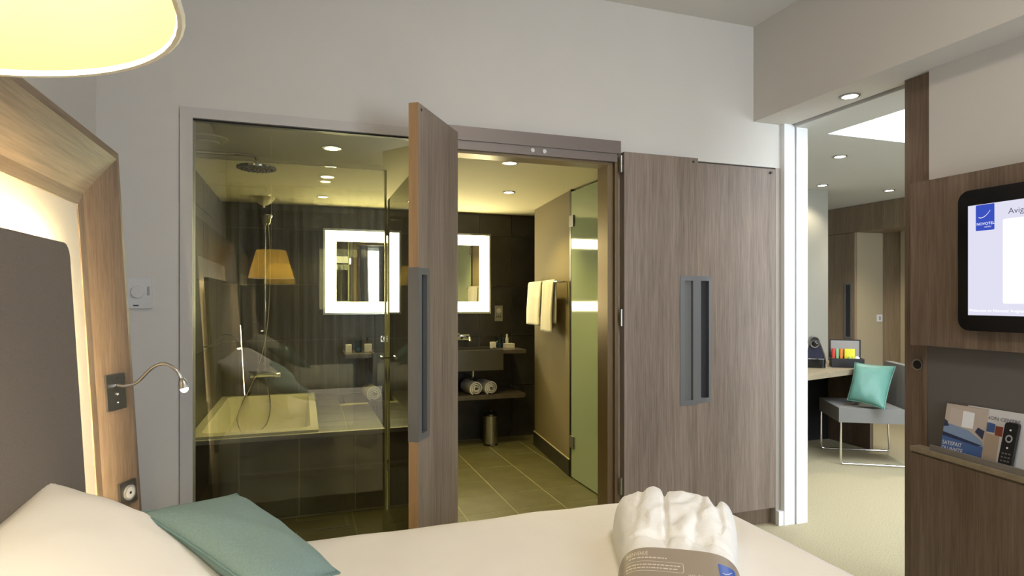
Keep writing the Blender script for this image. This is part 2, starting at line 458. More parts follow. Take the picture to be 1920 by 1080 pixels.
# ------------------------------------------------------------------ hinged door leaves
def leaf(name, label, loc, rot, recess='handle_recess', Z1=2.148):
    """local x runs from the hinge to the free edge, local y is the thickness"""
    t = thing(name, label, 'door', loc, rot)
    W, T, Z0, h0, h1 = .462, .042, .085, .757, 1.473
    bm = N(); box(bm, 0, W, 0, T, Z0, h0); box(bm, 0, W-.115, 0, T, h0, h1); box(bm, 0, W, 0, T, h1, Z1)
    obj('panel', bm, 'oak_vert', t, local=True)
    obj('edge_band', bx(W, W+.002, 0, T, Z0, h0), 'oak_edge', t, local=True); obj('edge_band', bx(W, W+.002, 0, T, h1, Z1), 'oak_edge', t, local=True)
    # metal pull let into the free edge: a frame with a slot
    bm = N(); a = W-.115
    box(bm, a, a+.028, -.002, T+.002, h0, h1); box(bm, W-.032, W+.003, -.002, T+.002, h0, h1)
    box(bm, a+.028, W-.032, -.002, T+.002, h0, h0+.028); box(bm, a+.028, W-.032, -.002, T+.002, h1-.028, h1)
    hd = obj('handle', bm, 'handle_grey', t, local=True)
    b2 = N(); box(b2, a+.028, W-.032, T*.40, T*.60, h0+.028, h1-.028); b2.transform(WM[t])
    obj('handle_recess', b2, recess, hd)
    for y in (-.003, T+.0005):
        bm = N(); lathe_solid(bm, [(.006, y), (.006, y+.0025)], (W-.03, 0, Z1-.022), 10, 'y'); obj('catch_plate', bm, 'black', t, local=True)
    for z in (.3, 1.2, 2.02):
        bm = N(); lathe_solid(bm, [(.009, z), (.009, z+.09)], (-.006, T/2, 0), 10, 'z'); obj('hinge', bm, 'steel', t, local=True, smooth=True)
    return t
ang = math.atan2(-.374, -.256)
leaf('door_leaf', 'open oak bathroom door leaf standing out beside the shower glass', (.672, 2.872, 0), ang)
leaf('door_leaf', 'oak bathroom door leaf folded flat back against the wardrobe', (1.612, 2.845, 0), 0, recess='handle_recess_light', Z1=2.126)

# wardrobe behind the folded leaf
wr = thing('wardrobe', 'built-in oak wardrobe with a slim grey slot handle, beside white post', 'wardrobe', (2.38, 3.2, 0))
bm = N(); box(bm, 2.09, 2.11, 2.93, 3.45, .1, 2.118); box(bm, 2.64, 2.66, 2.93, 3.45, .1, 2.118); box(bm, 2.09, 2.66, 3.43, 3.45, .1, 2.118)
box(bm, 2.09, 2.66, 2.93, 3.45, 2.10, 2.118); box(bm, 2.09, 2.66, 2.93, 3.45, .1, .12)
obj('carcass', bm, 'oak_vert', wr)
obj('plinth', bx(2.09, 2.66, 2.94, 3.40, 0, .1), 'oak_dark', wr)
def wardrobe_door(x0, x1, hx, mat):
    h0, h1 = .757, 1.473
    bm = N(); box(bm, x0, x1, 2.895, 2.93, .105, h0); box(bm, x0, x1, 2.895, 2.93, h1, 2.115)
    if hx-.001 > x0: box(bm, x0, hx, 2.895, 2.93, h0, h1)
    box(bm, hx+.1, x1, 2.895, 2.93, h0, h1)
    d = obj('door', bm, 'oak_vert', wr)
    bm = N(); box(bm, hx, hx+.030, 2.893, 2.935, h0, h1); box(bm, hx+.084, hx+.1, 2.893, 2.935, h0, h1)
    box(bm, hx+.030, hx+.084, 2.893, 2.935, h0, h0+.026); box(bm, hx+.030, hx+.084, 2.893, 2.935, h1-.026, h1)
    obj('handle', bm, 'handle_grey', d)
    obj('handle_recess', bx(hx+.030, hx+.084, 2.918, 2.935, h0+.026, h1-.026), mat, d)
wardrobe_door(2.098, 2.655, 2.10, 'handle_recess')
bm = N(); lathe_solid(bm, [(.008, 2.885), (.008, 2.895)], (2.62, 0, 2.092), 10, 'y'); obj('catch', bm, 'black', wr)

# ------------------------------------------------------------------ television wall
sd = thing('sliding_door', 'oak sliding door half drawn into the wall pocket, round flush pull', 'door', (2.73, 1.6, 0))
obj('panel', bx(2.71, 2.752, 1.10, 2.118, .008, 2.395), 'oak_tv', sd)
bm = N(); lathe_solid(bm, [(.027, 2.7105), (.027, 2.707), (.021, 2.707), (.021, 2.709)], (0, 2.055, 1.037), 24, 'x')
fp = obj('flush_pull', bm, 'steel', sd, smooth=True)
bm = N(); lathe_solid(bm, [(.020, 2.7085), (.020, 2.7100)], (0, 2.055, 1.037), 20, 'x'); obj('pull_recess', bm, 'black', fp)

tp = thing('wall_panel', 'wide oak panel fixed to the wall behind the television', 'panel', (2.655, 1.1, 1.135))
obj('board', bx(2.62, 2.69, -.2, 2.02, 1.135, 1.87), 'oak_tv', tp)
np_ = thing('niche_panel', 'plain dark grey wall panel between oak board and ledge', 'panel', (2.685, 1.0, .66))
obj('board', bx(2.682, 2.6898, -.2, 1.985, .676, 1.135), 'niche_grey', np_)
struct('trim_9', bx(2.680, 2.702, 1.986, 2.005, 0, 1.134), 'oak_tv', label='narrow oak end strip of the wall beside the sliding door')

tv = thing('television', 'black framed flat television showing a lilac welcome screen', 'television', (2.6, 1.28, 1.213))
bm = N(); prism(bm, rrect(.78, 1.784, 1.213, 1.788, .045), 2.585, 2.62, 'yz')
obj('casing', bm, 'black_gloss', tv, bevel=.004, smooth=True)
sx = 2.5845
scr = obj('screen', bx(sx-.0015, sx+.001, .83, 1.742, 1.277, 1.724), 'screen_lilac', tv)
def flat(parent, name, y0, y1, z0, z1, d, mat, r=0):
    bm = N(); pts = rrect(y0, y1, z0, z1, r, 4) if r else [(y0, z0), (y1, z0), (y1, z1), (y0, z1)]
    prism(bm, pts, sx-.0015-d, sx-.0015-d+.0004, 'yz'); return obj(name, bm, mat, parent)
flat(scr, 'content_panel', .9, 1.610, 1.325, 1.655, .0008, 'screen_white', .006)
lg = flat(scr, 'logo', 1.641, 1.711, 1.618, 1.722, .0008, 'screen_blue', .004)
def tvplace(y_left, z): return lambda u, v: (sx-.0030, y_left-u, z+v)
def letters(name, parent, txt, size, place, mat, align='LEFT', squeeze=1.0):
    return obj(name, text_bm(txt, size, place, align=align), mat, parent)
letters('lettering', scr, 'Avignon Centre', .031, tvplace(1.591, 1.673), 'screen_ink')
letters('logo_lettering', scr, 'NOVOTEL', .0146, tvplace(1.7075, 1.640), 'screen_white')
letters('logo_lettering', scr, 'HOTELS', .0072, tvplace(1.678, 1.629), 'screen_white')
letters('lettering', scr, 'Welcome to Novotel Avignon Centre', .017, tvplace(1.738, 1.291), 'screen_white')
bm = N()                                            # swoosh of the logo
pts = [(1.700, 1.671), (1.690, 1.669), (1.680, 1.672), (1.668, 1.681), (1.656, 1.696)]
for a, b in zip(smoothpath([(y, z, 0) for y, z in pts], 5), smoothpath([(y, z, 0) for y, z in pts], 5)[1:]):
    prism(bm, [(a.x, a.y-.0010), (b.x, b.y-.0010), (b.x, b.y+.0012), (a.x, a.y+.0012)], sx-.0032, sx-.0030, 'yz')
obj('logo_swoosh', bm, 'screen_white', scr)

# low oak cabinet under the niche, its front slightly turned into the room
cb = thing('low_cabinet', 'low oak cabinet with a ledge under the television', 'cabinet', (2.62, 2.018, 0))
def cabx(y, off=0): return 2.62 - (2.018-y)*.151 + off
bm = N(); prism(bm, [(cabx(2.018), 2.018), (2.68, 2.018), (2.68, -.2), (cabx(-.2), -.2)], 0, .645)
obj('body', bm, 'oak_tv', cb)
bm = N(); prism(bm, [(cabx(2.018, -.003), 2.02), (2.68, 2.02), (2.68, -.2), (cabx(-.2, -.003), -.2)], .655, .675)
obj('top_ledge', bm, 'oak_desk', cb, bevel=.002)
bm = N(); prism(bm, [(cabx(2.018, .004), 2.016), (2.68, 2.016), (2.68, -.2), (cabx(-.2, .004), -.2)], .645, .655)
obj('shadow_gap', bm, 'oak_dark', cb)
bm = N(); prism(bm, [(cabx(1.93, .012), 1.93), (cabx(1.93, .022), 1.93), (cabx(-.2, .022), -.2), (cabx(-.2, .012), -.2)], .675, .70)
obj('trough_rail', bm, 'trough_grey', cb)

def card(name, label, cat, y0, y1, z0, z1, x, th, mat, tilt=.05):
    t = thing(name, label, cat, (x, (y0+y1)/2, z0))
    bm = N(); hexa(bm, [(x, y0, z0), (x+th, y0, z0), (x+th, y1, z0), (x, y1, z0), (x+tilt, y0, z1), (x+th+tilt, y0, z1), (x+th+tilt, y1, z1), (x+tilt, y1, z1)])
    obj('sheet', bm, mat, t)
    def onp(y, z, d=.0006): return (x + tilt*(z-z0)/(z1-z0) - d, y, z)
    def patch(nm, pts, m, d=.0006):
        b = N(); b.faces.new([b.verts.new(onp(y, z, d)) for y, z in pts]); 
        return obj(nm, b, m, t)
    return t, onp, patch
# cover of the front brochure
t, onp, patch = card('brochure', 'glossy brochure with a blue bedroom cover photo on the ledge', 'brochure', 1.715, 1.885, .677, .888, 2.620, .004, 'print_tan', .045)
patch('cover_print', [(1.884, .678), (1.716, .678), (1.716, .885), (1.884, .885)], 'print_cream', .0005)
patch('cover_print', [(1.865, .80), (1.815, .80), (1.815, .868), (1.865, .872)], 'print_window', .0009)
patch('cover_print', [(1.812, .80), (1.765, .80), (1.765, .865), (1.812, .868)], 'print_white', .0009)
patch('cover_print', [(1.884, .678), (1.716, .678), (1.716, .735), (1.884, .760)], 'print_blue', .0010)
patch('cover_print', [(1.884, .760), (1.716, .735), (1.722, .757), (1.780, .790), (1.860, .805), (1.884, .800)], 'print_sky', .0011)
patch('cover_print', [(1.884, .768), (1.72, .741), (1.74, .735), (1.884, .752)], 'print_navy', .0013)
patch('cover_print', [(1.755, .79), (1.722, .765), (1.718, .80), (1.745, .81)], 'print_navy', .0013)
patch('cover_print', [(1.884, .79), (1.862, .795), (1.872, .815), (1.884, .82)], 'print_navy', .0013)
for k, (s, z) in enumerate((('SATISFAIT', .716), ('OU INVITE', .693))):
    obj('lettering', text_bm(s, .0235, lambda u, v, z=z: onp(1.880-u*.78, z+v, .0018)), 'print_white', t)
t, onp, patch = card('brochure', 'pale information card half hidden behind the blue brochure and remote', 'brochure', 1.40, 1.80, .677, .892, 2.626, .003, 'paper_white', .045)
obj('lettering', text_bm('AVIGNON CENTRE', .020, lambda u, v: onp(1.768-u, .850+v, .0012)), 'print_ink', t)
patch('card_print', [(1.72, .80), (1.685, .80), (1.685, .835), (1.72, .838)], 'print_blue', .0010)
patch('card_print', [(1.683, .79), (1.655, .79), (1.655, .828), (1.683, .828)], 'print_red', .0010)
patch('card_print', [(1.716, .678), (1.664, .678), (1.664, .790), (1.716, .795)], 'print_tan', .0011)
rc = thing('remote_control', 'slim black remote control leaning against the pale card', 'remote control', (2.59, 1.610, .675))
def rcp(u, z, d): return (2.600 + .052*(z-.675)/.175 - d, u-.033, z+.002)
bm = N(); pts = rrect(1.620, 1.668, .676, .853, .010, 4)
lo = [bm.verts.new(rcp(u, z, 0)) for u, z in pts]; hi = [bm.verts.new(rcp(u, z, .016)) for u, z in pts]
bm.faces.new(lo); bm.faces.new(hi)
for i in range(len(pts)): bm.faces.new((lo[i], lo[(i+1) % len(pts)], hi[(i+1) % len(pts)], hi[i]))
obj('case', bm, 'black', rc, bevel=.002)
bm = N()
ring = [(1.644+.013*math.cos(a), .792+.015*math.sin(a)) for a in [2*PI*i/20 for i in range(20)]]
rin = [(1.644+.008*math.cos(a), .792+.009*math.sin(a)) for a in [2*PI*i/20 for i in range(20)]]
for i in range(20): bm.faces.new([bm.verts.new(rcp(*p, .0168)) for p in (ring[i], ring[(i+1) % 20], rin[(i+1) % 20], rin[i])])
obj('navigation_ring', bm, 'plastic_grey', rc)
for (u, z) in ((1.644, .825), (1.644, .757)):
    bm = N(); bm.faces.new([bm.verts.new(rcp(u+a, z+b, .0168)) for a, b in ((-.003, -.003), (.003, -.003), (.003, .003), (-.003, .003))]); obj('button', bm, 'print_white', rc)
for r in range(3):
    for c in range(3):
        bm = N(); u, z = 1.632+c*.012, .735-r*.014
        bm.faces.new([bm.verts.new(rcp(u+a, z+b, .0168)) for a, b in ((-.004, -.003), (.004, -.003), (.004, .003), (-.004, .003))]); obj('button', bm, 'niche_grey', rc)

# ------------------------------------------------------------------ bathroom fittings
tb = thing('bathtub', 'cream bathtub in a dark tiled surround behind the shower glass', 'bathtub', (-.07, 4.78, 0))
bm = N(); box(bm, -.645, .50, 3.972, 3.99, 0, .485); box(bm, .095, .28, 3.99, 5.61, 0, .50); box(bm, .28, .50, 3.99, 5.08, 0, .50); box(bm, -.645, .095, 3.99, 5.61, 0, .10)
obj('surround', bm, 'grout', tb)
obj('sealant', bx(-.645, .50, 3.952, 3.972, 0, .009), 'plastic_white', tb)
TX = [-.645, -.362, -.022, .316, .50]
for i in range(4):
    bm = bx(TX[i]+G, TX[i+1]-G, 3.962, 3.9725, .004, .482); obj('tile', bm, 'dark_tile', tb, bevel=.0015, seg=1)
for i in range(5):
    ya, yb = 3.99+i*.324, 3.99+(i+1)*.324
    obj('tile', bx(.098, .28-G, ya+G, yb-G, .499, .507), 'dark_tile', tb, bevel=.0015, seg=1)
    if i < 3: obj('tile', bx(.28+G, .50, ya+G, yb-G, .499, .507), 'dark_tile', tb, bevel=.0015, seg=1)
obj('edge_trim', bx(-.645, .503, 3.958, 3.992, .485, .51), 'frame_grey', tb, bevel=.003)
bm = N(); loops = []
for ins, z, r in ((0, .50, .012), (0, .525, .012), (.055, .527, .06), (.065, .50, .07), (.10, .20, .11), (.17, .14, .12)):
    pts = rrect(-.643+ins, .095-ins*.9, 3.995+ins*1.6, 5.61-ins*1.2, r, 6)
    loops.append([bm.verts.new((x, y, z)) for x, y in pts])
for a, b in zip(loops, loops[1:]):
    for i in range(len(a)): bm.faces.new((a[i], a[(i+1) % len(a)], b[(i+1) % len(a)], b[i]))
bm.faces.new(loops[-1])
obj('basin', bm, 'tub_enamel', tb, smooth=True)

bs = thing('shower_screen', 'fixed clear glass screen standing before the tiled bath', 'glass screen', (-.07, 3.94, 0))
obj('pane', bx(-.645, .495, 3.936, 3.944, .0, 2.168), 'screen_glass', bs)
obj('edge_profile', bx(.495, .507, 3.930, 3.950, 0, 2.168), 'glass_edge', bs, bevel=.002)
gd = thing('shower_door', 'narrow frameless glass shower door with chrome bar handle', 'glass door', (.51, 3.5, 0))
obj('pane', bx(.511, .519, 3.02, 3.925, .012, 1.975), 'screen_glass', gd)
bm = N(); tube(bm, [(.47, 3.83, .975), (.47, 3.90, .975)], .011, 10); tube(bm, [(.54, 3.83, .975), (.54, 3.90, .975)], .011, 10); tube(bm, [(.47, 3.865, .975), (.54, 3.865, .975)], .006, 8)
obj('handle', bm, 'chrome', gd, smooth=True)
for z in (.25, 1.75): obj('hinge', bx(.503, .527, 3.90, 3.935, z, z+.07), 'chrome', gd, bevel=.003)

dr = thing('floor_drain', 'dark linear shower drain in the tiled shower floor', 'drain', (0, 3.78, 0))
bm = N(); box(bm, -.35, .26, 3.70, 3.72, 0, .003); box(bm, -.35, .26, 3.86, 3.88, 0, .003); box(bm, -.35, -.33, 3.72, 3.86, 0, .003); box(bm, .24, .26, 3.72, 3.86, 0, .003)
obj('rim', bm, 'handle_grey', dr); obj('cover', bx(-.328, .238, 3.722, 3.858, 0, .002), 'floor_tile', dr)

sh = thing('rain_shower', 'round chrome rain shower head on an arm from the wall', 'shower head', (-.23, 3.46, 2.03))
bm = N(); tube(bm, smoothpath([(-.648, 3.46, 2.10), (-.40, 3.46, 2.10), (-.26, 3.46, 2.10), (-.23, 3.46, 2.085), (-.23, 3.46, 2.05)], 6), .010, 10); obj('arm', bm, 'chrome', sh, smooth=True)
bm = N(); lathe_solid(bm, [(.016, 2.062), (.022, 2.055), (.03, 2.048), (.095, 2.043), (.100, 2.038), (.098, 2.030)], (-.23, 3.46, 0), 32); obj('head', bm, 'chrome', sh, smooth=True)
bm = N(); lathe_solid(bm, [(.090, 2.0305), (.090, 2.027)], (-.23, 3.46, 0), 32); hd = obj('spray_face', bm, 'handle_grey', sh)
bm = N()
for r, n in ((.025, 8), (.05, 14), (.075, 20)):
    for k in range(n):
        a = 2*PI*k/n; lathe_solid(bm, [(.004, 2.027), (.003, 2.023)], (-.23+r*math.cos(a), 3.46+r*math.sin(a), 0), 6)
obj('nozzles', bm, 'black', hd, kind='stuff')
bm = N(); lathe_solid(bm, [(.028, -.648), (.028, -.640), (.012, -.636)], (0, 3.46, 2.10), 20, 'x'); obj('wall_flange', bm, 'chrome', sh, smooth=True)

vt = thing('ceiling_vent', 'round white extractor vent on the ceiling above the shower', 'vent', (-.46, 3.5, 2.14))
bm = N(); lathe_solid(bm, [(.095, 2.17), (.095, 2.163), (.075, 2.155), (.062, 2.155)], (-.46, 3.45, 0), 28); obj('collar', bm, 'bath_ceiling_paint', vt, smooth=True)
bm = N(); lathe_solid(bm, [(.02, 2.156), (.055, 2.150), (.05, 2.143), (.01, 2.141)], (-.46, 3.45, 0), 28); obj('disc', bm, 'bath_ceiling_paint', vt, smooth=True)
vt = thing('ceiling_vent', 'white bell-shaped ceiling fitting above the bath shower rail', 'vent', (-.285, 5.3, 2.1))
bm = N(); lathe_solid(bm, [(.085, 2.17), (.085, 2.163), (.07, 2.14), (.04, 2.115), (.018, 2.105)], (-.30, 5.30, 0), 28); obj('bell', bm, 'bath_ceiling_paint', vt, smooth=True)
bm = N(); lathe_solid(bm, [(.012, 2.105), (.012, 2.085)], (-.30, 5.30, 0), 14); obj('stem', bm, 'chrome', vt, smooth=True)

br = thing('bath_shower_set', 'chrome hand shower rail with bath mixer and looping hose', 'shower set', (-.305, 5.56, .68))
YB = 5.555
bm = N(); tube(bm, [(-.305, YB, .74), (-.305, YB, 2.06)], .009, 10); obj('rail', bm, 'chrome', br, smooth=True)
for z in (.80, 2.0):
    bm = N(); lathe_solid(bm, [(.014, 5.552), (.014, 5.617)], (-.305, 0, z), 12, 'y'); obj('wall_bracket', bm, 'chrome', br, smooth=True)
bm = N(); lathe_solid(bm, [(.024, 1.965), (.040, 1.985), (.046, 2.02), (.058, 2.040), (.058, 2.052), (.03, 2.06)], (-.29, 5.50, 0), 24); obj('hand_shower', bm, 'chrome', br, smooth=True)
bm = N(); lathe_solid(bm, [(.022, -.42), (.024, -.415), (.024, -.37), (.019, -.365), (.019, -.235), (.024, -.23), (.024, -.185), (.022, -.18)], (0, 5.55, .70), 18, 'x'); obj('mixer_body', bm, 'chrome', br, smooth=True)
for x in (-.36, -.25):
    bm = N(); lathe_solid(bm, [(.028, 5.617), (.028, 5.61), (.014, 5.605), (.014, 5.56)], (x, 0, .70), 16, 'y'); obj('mixer_union', bm, 'chrome', br, smooth=True)
hose = [(-.275, 5.47, 1.98), (-.262, 5.47, 1.70), (-.268, 5.47, 1.34), (-.30, 5.46, 1.0), (-.38, 5.45, .70), (-.50, 5.42, .42), (-.505, 5.40, .33), (-.46, 5.38, .245), (-.38, 5.40, .235), (-.29, 5.45, .30), (-.26, 5.50, .45), (-.30, 5.545, .68)]
bm = N(); tube(bm, smoothpath(hose, 8), .0065, 8); obj('hose', bm, 'chrome', br, smooth=True)

mr = thing('bathroom_mirror', 'wide rectangular mirror with glowing border above the basins', 'mirror', (.94, 5.6, 1.208))
X0, X1, Z0, Z1 = .169, 1.714, 1.208, 1.972
def border(bm, i0, i1, y0, y1):
    box(bm, X0+i0, X0+i1, y0, y1, Z0+i0, Z1-i0); box(bm, X1-i1, X1-i0, y0, y1, Z0+i0, Z1-i0)
    box(bm, X0+i1, X1-i1, y0, y1, Z0+i0, Z0+i1); box(bm, X0+i1, X1-i1, y0, y1, Z1-i1, Z1-i0); return bm
obj('frame', border(N(), 0, .018, 5.592, 5.617), 'steel', mr)
obj('light_border', border(N(), .018, .112, 5.597, 5.612), 'mirror_light', mr)
obj('glass', bx(X0+.112, X1-.112, 5.598, 5.612, Z0+.112, Z1-.112), 'mirror', mr)

vn = thing('vanity_counter', 'dark double vanity top with a shelf below the mirror', 'vanity', (1.12, 5.4, .44))
bm = N()
for a, b in ((.33, .545), (.995, 1.228), (1.692, 1.92)): box(bm, a, b, 5.17, 5.616, .855, .888)
for a, b in ((.545, .995), (1.228, 1.692)): box(bm, a, b, 5.50, 5.616, .855, .888)
obj('worktop', bm, 'counter_stone', vn)
obj('shelf', bx(.33, 1.925, 5.20, 5.616, .448, .487), 'counter_stone', vn, bevel=.002)
for x0 in (.55, 1.233):
    bm = N(); x1 = x0+.455
    box(bm, x0, x1, 5.13, 5.148, .715, .897); box(bm, x0, x1, 5.482, 5.50, .715, .897)
    box(bm, x0, x0+.018, 5.148, 5.482, .715, .897); box(bm, x1-.018, x1, 5.148, 5.482, .715, .897); box(bm, x0+.018, x1-.018, 5.148, 5.482, .715, .75)
    ba = obj('basin', bm, 'basin_stone', vn)
    bm = N(); lathe_solid(bm, [(.018, .7505), (.018, .754), (.008, .755)], (x0+.228, 5.32, 0), 16); obj('waste_plug', bm, 'chrome', ba, smooth=True)
    bm = N(); tube(bm, [(x0+.228, 5.32, .715), (x0+.228, 5.32, .645), (x0+.228, 5.34, .632), (x0+.228, 5.61, .628)], .013, 10)
    obj('trap', bm, 'chrome', ba, smooth=True)
def tap(cx, label):
    t = thing('wall_tap', label, 'tap', (cx, 5.6, .95))
    obj('wall_plate', bx(cx-.085, cx+.075, 5.608, 5.617, .955, 1.010), 'chrome', t, bevel=.003)
    bm = N(); tube(bm, [(cx+.04, 5.61, .985), (cx+.04, 5.46, .985), (cx+.04, 5.445, .955)], .014, 10); obj('spout', bm, 'chrome', t, smooth=True)
    bm = N(); lathe_solid(bm, [(.026, 5.61), (.026, 5.575), (.020, 5.57)], (cx-.05, 0, .985), 18, 'y'); k = obj('lever_base', bm, 'chrome', t, smooth=True)
    bm = N(); tube(bm, [(cx-.05, 5.57, .985), (cx-.05, 5.53, 1.02)], .006, 8); obj('lever', bm, 'chrome', k, smooth=True)
tap(.755, 'chrome wall tap above the left basin, seen through the glass')
tap(1.43, 'chrome wall tap above the basin seen through the open door')

def roll_towel(x, rz, label):
    t = thing('rolled_towel', label, 'towel', (x, 5.345, .487), rz, 'rolled hand towels on the vanity shelf')
    bm = N(); n = 46; th = .011; prof = []
    for i in range(n+1):
        a = i/n*2*PI*2.6 + .4; r = .010 + .046*i/n
        prof.append((r*math.cos(a), .0585 + r*math.sin(a), a))
    def P(i, off, y):
        x_, z_, a = prof[i]; return (x_+off*math.cos(a), y, z_+off*math.sin(a))
    rings = []
    for i in range(n+1):
        rings.append([bm.verts.new(P(i, o_, y)) for o_, y in ((0, -.125), (th, -.118), (th, .125), (0, .125))])
    for a, b in zip(rings, rings[1:]):
        for k in range(4): bm.faces.new((a[k], a[(k+1) % 4], b[(k+1) % 4], b[k]))
    bm.faces.new(rings[0]); bm.faces.new(rings[-1])
    for v in bm.verts: v.co.z = max(v.co.z, .001)
    obj('roll', bm, 'terry', t, local=True, smooth=True)
roll_towel(1.455, .10, 'white rolled towel under the basin, nearer the open door leaf')
roll_towel(1.595, .10, 'white rolled towel farther from the open door leaf, above the bin')
roll_towel(1.215, .1, 'white rolled towel on the shelf, cut by the open door leaf')
roll_towel(.56, .1, 'white rolled towel on the shelf seen through shower glass edge')

def amenity(name, label, cat, build, mat, **k):
    o = obj(name, build, mat, **k); tag(o, label, cat); return o
def boxy(x0, x1, y0, y1, z0, z1): return bx(x0, x1, y0, y1, z0, z1)
amenity('amenity_box', 'small white amenity box beside the right basin, left of the tumbler', 'box', boxy(1.655, 1.70, 5.38, 5.43, .889, .945), 'paper_white', bevel=.002)
amenity('amenity_box', 'white amenity tray with bottles at the right end of the counter', 'box', boxy(1.79, 1.88, 5.37, 5.44, .889, .930), 'paper_white', bevel=.002)
amenity('amenity_box', 'white amenity box at the left end of the counter, behind glass', 'box', boxy(.345, .395, 5.34, 5.40, .889, .955), 'paper_white', bevel=.002)
amenity('amenity_box', 'white amenity box behind glass with a dark bottle rising behind', 'box', boxy(.505, .565, 5.36, 5.42, .889, .955), 'paper_white', bevel=.002)
def tumbler(x, y, label):
    t = thing('tumbler', label, 'glass', (x, y, .889))
    bm = N(); lathe_solid(bm, [(.026, .889), (.033, .985), (.031, .985), (.024, .897)], (x, y, 0), 20); obj('cup', bm, 'tumbler_glass', t, smooth=True)
    bm = N(); lathe_solid(bm, [(.023, .897), (.026, .928)], (x, y, 0), 18); obj('wrapper', bm, 'bottle_blue', t, smooth=True)
tumbler(1.735, 5.40, 'bluish tumbler between white boxes beside the right basin')
tumbler(.452, 5.37, 'bluish tumbler on the left end of the counter, behind glass')
def bottle(x, y, z, h, mat, label):
    t = thing('toiletry_bottle', label, 'bottle', (x, y, z))
    bm = N(); lathe_solid(bm, [(.013, z), (.0145, z+.005), (.0145, z+h*.68), (.008, z+h*.76)], (x, y, 0), 14); obj('body', bm, mat, t, smooth=True)
    bm = N(); lathe_solid(bm, [(.009, z+h*.76), (.009, z+h)], (x, y, 0), 14); obj('cap', bm, 'plastic_white' if mat != 'black' else 'black_gloss', t, smooth=True)
bottle(1.785, 5.46, .889, .125, 'black', 'black toiletry bottle behind the right-hand amenity tray')
bottle(1.835, 5.465, .889, .125, 'plastic_white', 'white toiletry bottle behind the right-hand amenity tray')
bottle(.535, 5.45, .889, .12, 'black', 'black toiletry bottle behind the left-hand amenity box')

so = thing('shaver_socket', 'grey shaver socket plate on dark tiles beside the mirror', 'socket', (1.798, 5.61, 1.13))
obj('plate', bx(1.76, 1.838, 5.606, 5.6185, 1.132, 1.283), 'plastic_grey', so, bevel=.004)
bm = N(); lathe_solid(bm, [(.024, 5.606), (.024, 5.602), (.018, 5.604)], (1.799, 0, 1.235), 20, 'y'); obj('outlet', bm, 'plastic_white', so, smooth=True)
for i in range(3): obj('pin_slot', bx(1.777+i*.018, 1.783+i*.018, 5.6045, 5.6065, 1.165, 1.185), 'black', so)

bn = thing('pedal_bin', 'slim steel bathroom bin with black lid under the vanity', 'bin', (1.64, 5.36, 0))
bm = N(); lathe_solid(bm, [(.064, .018), (.064, .272)], (1.64, 5.36, 0), 28); obj('body', bm, 'steel', bn, smooth=True)
bm = N(); lathe_solid(bm, [(.067, 0), (.067, .018)], (1.64, 5.36, 0), 28); obj('base', bm, 'black', bn, smooth=True)
bm = N(); lathe_solid(bm, [(.066, .272), (.064, .285), (.045, .302), (.015, .308), (.012, .325), (.004, .328)], (1.64, 5.36, 0), 28); obj('lid', bm, 'black', bn, smooth=True)
obj('pedal', bx(1.62, 1.66, 5.275, 5.30, .006, .016), 'steel', bn, bevel=.002)

# partition with towel rail and frosted door
D = Vector((.1052, .9945, 0)); NN = Vector((-.9945, .1052, 0))
def pf(a, off, z): p = Vector((1.912, 4.18, 0)) + D*a + NN*off; return (p.x, p.y, z)
def pbox(a0, a1, o0, o1, z0, z1):
    return hexa(N(), [pf(a0, o0, z0), pf(a1, o0, z0), pf(a1, o1, z0), pf(a0, o1, z0), pf(a0, o0, z1), pf(a1, o0, z1), pf(a1, o1, z1), pf(a0, o1, z1)])
struct('wall_bath_partition', pbox(.02, 1.045, -.08, 0, 0, 2.17), 'partition_olive')
struct('trim_7', pbox(-.015, .02, -.082, .004, 0, 2.17), 'black', label='black end post of the bathroom partition')
struct('baseboard_partition', pbox(.02, 1.05, -.002, .010, 0, .125), 'dark_tile')
struct('trim_8', pbox(.02, 1.05, -.002, .011, .125, .131), 'grout', label='pale joint above the partition baseboard')
fd = thing('frosted_door', 'greenish frosted glass door hinged to the bathroom partition', 'glass door', (1.91, 3.8, 0))
obj('pane', bx(1.905, 1.915, 3.47, 4.155, .012, 2.15), 'frosted_glass', fd)
for z in (.235, 1.885): obj('hinge', bx(1.893, 1.925, 4.10, 4.172, z, z+.085), 'handle_grey', fd, bevel=.004)
tr = thing('towel_rail', 'chrome towel rail on the bathroom partition', 'towel rail', pf(.5, .05, 1.47))
bm = N(); tube(bm, [pf(.06, .085, 1.48), pf(.94, .085, 1.48)], .009, 10); obj('bar', bm, 'chrome', tr, smooth=True)
for a in (.09, .91):
    bm = N(); tube(bm, [pf(a, 0, 1.48), pf(a, .085, 1.48)], .009, 10); obj('bracket', bm, 'chrome', tr, smooth=True)
def hung_towel(a0, a1, lf, lb, label, seed):
    def fn(u, v):
        # v runs from the back hem over the bar to the front hem
        a = a0 + (a1-a0)*u
        n1 = noise.noise(Vector((u*3+seed, v*2, 0)))*.008 + .005*math.sin(u*9+seed)
        L = lb + PI*.014 + lf; s = v*L
        if s < lb: off, z = -.014, 1.485-(lb-s)
        elif s < lb + PI*.014: t = (s-lb)/.014; off, z = -.014*math.cos(t), 1.485+.014*math.sin(t)
        else: off, z = .014+.02*min(1, (s-lb)/.3), 1.485-(s-lb-PI*.014)
        return pf(a + .012*math.sin(v*6)*(u-.5), .085+off+n1*(1 if off > 0 else .2), z)
    bm = N(); gridsurf(bm, fn, 14, 40)
    bmesh.ops.recalc_face_normals(bm, faces=bm.faces)
    bmesh.ops.solidify(bm, geom=bm.faces[:], thickness=.010)
    tag(obj('hand_towel', bm, 'towel_cotton', smooth='all'), label, 'towel', 'towels on the rail')
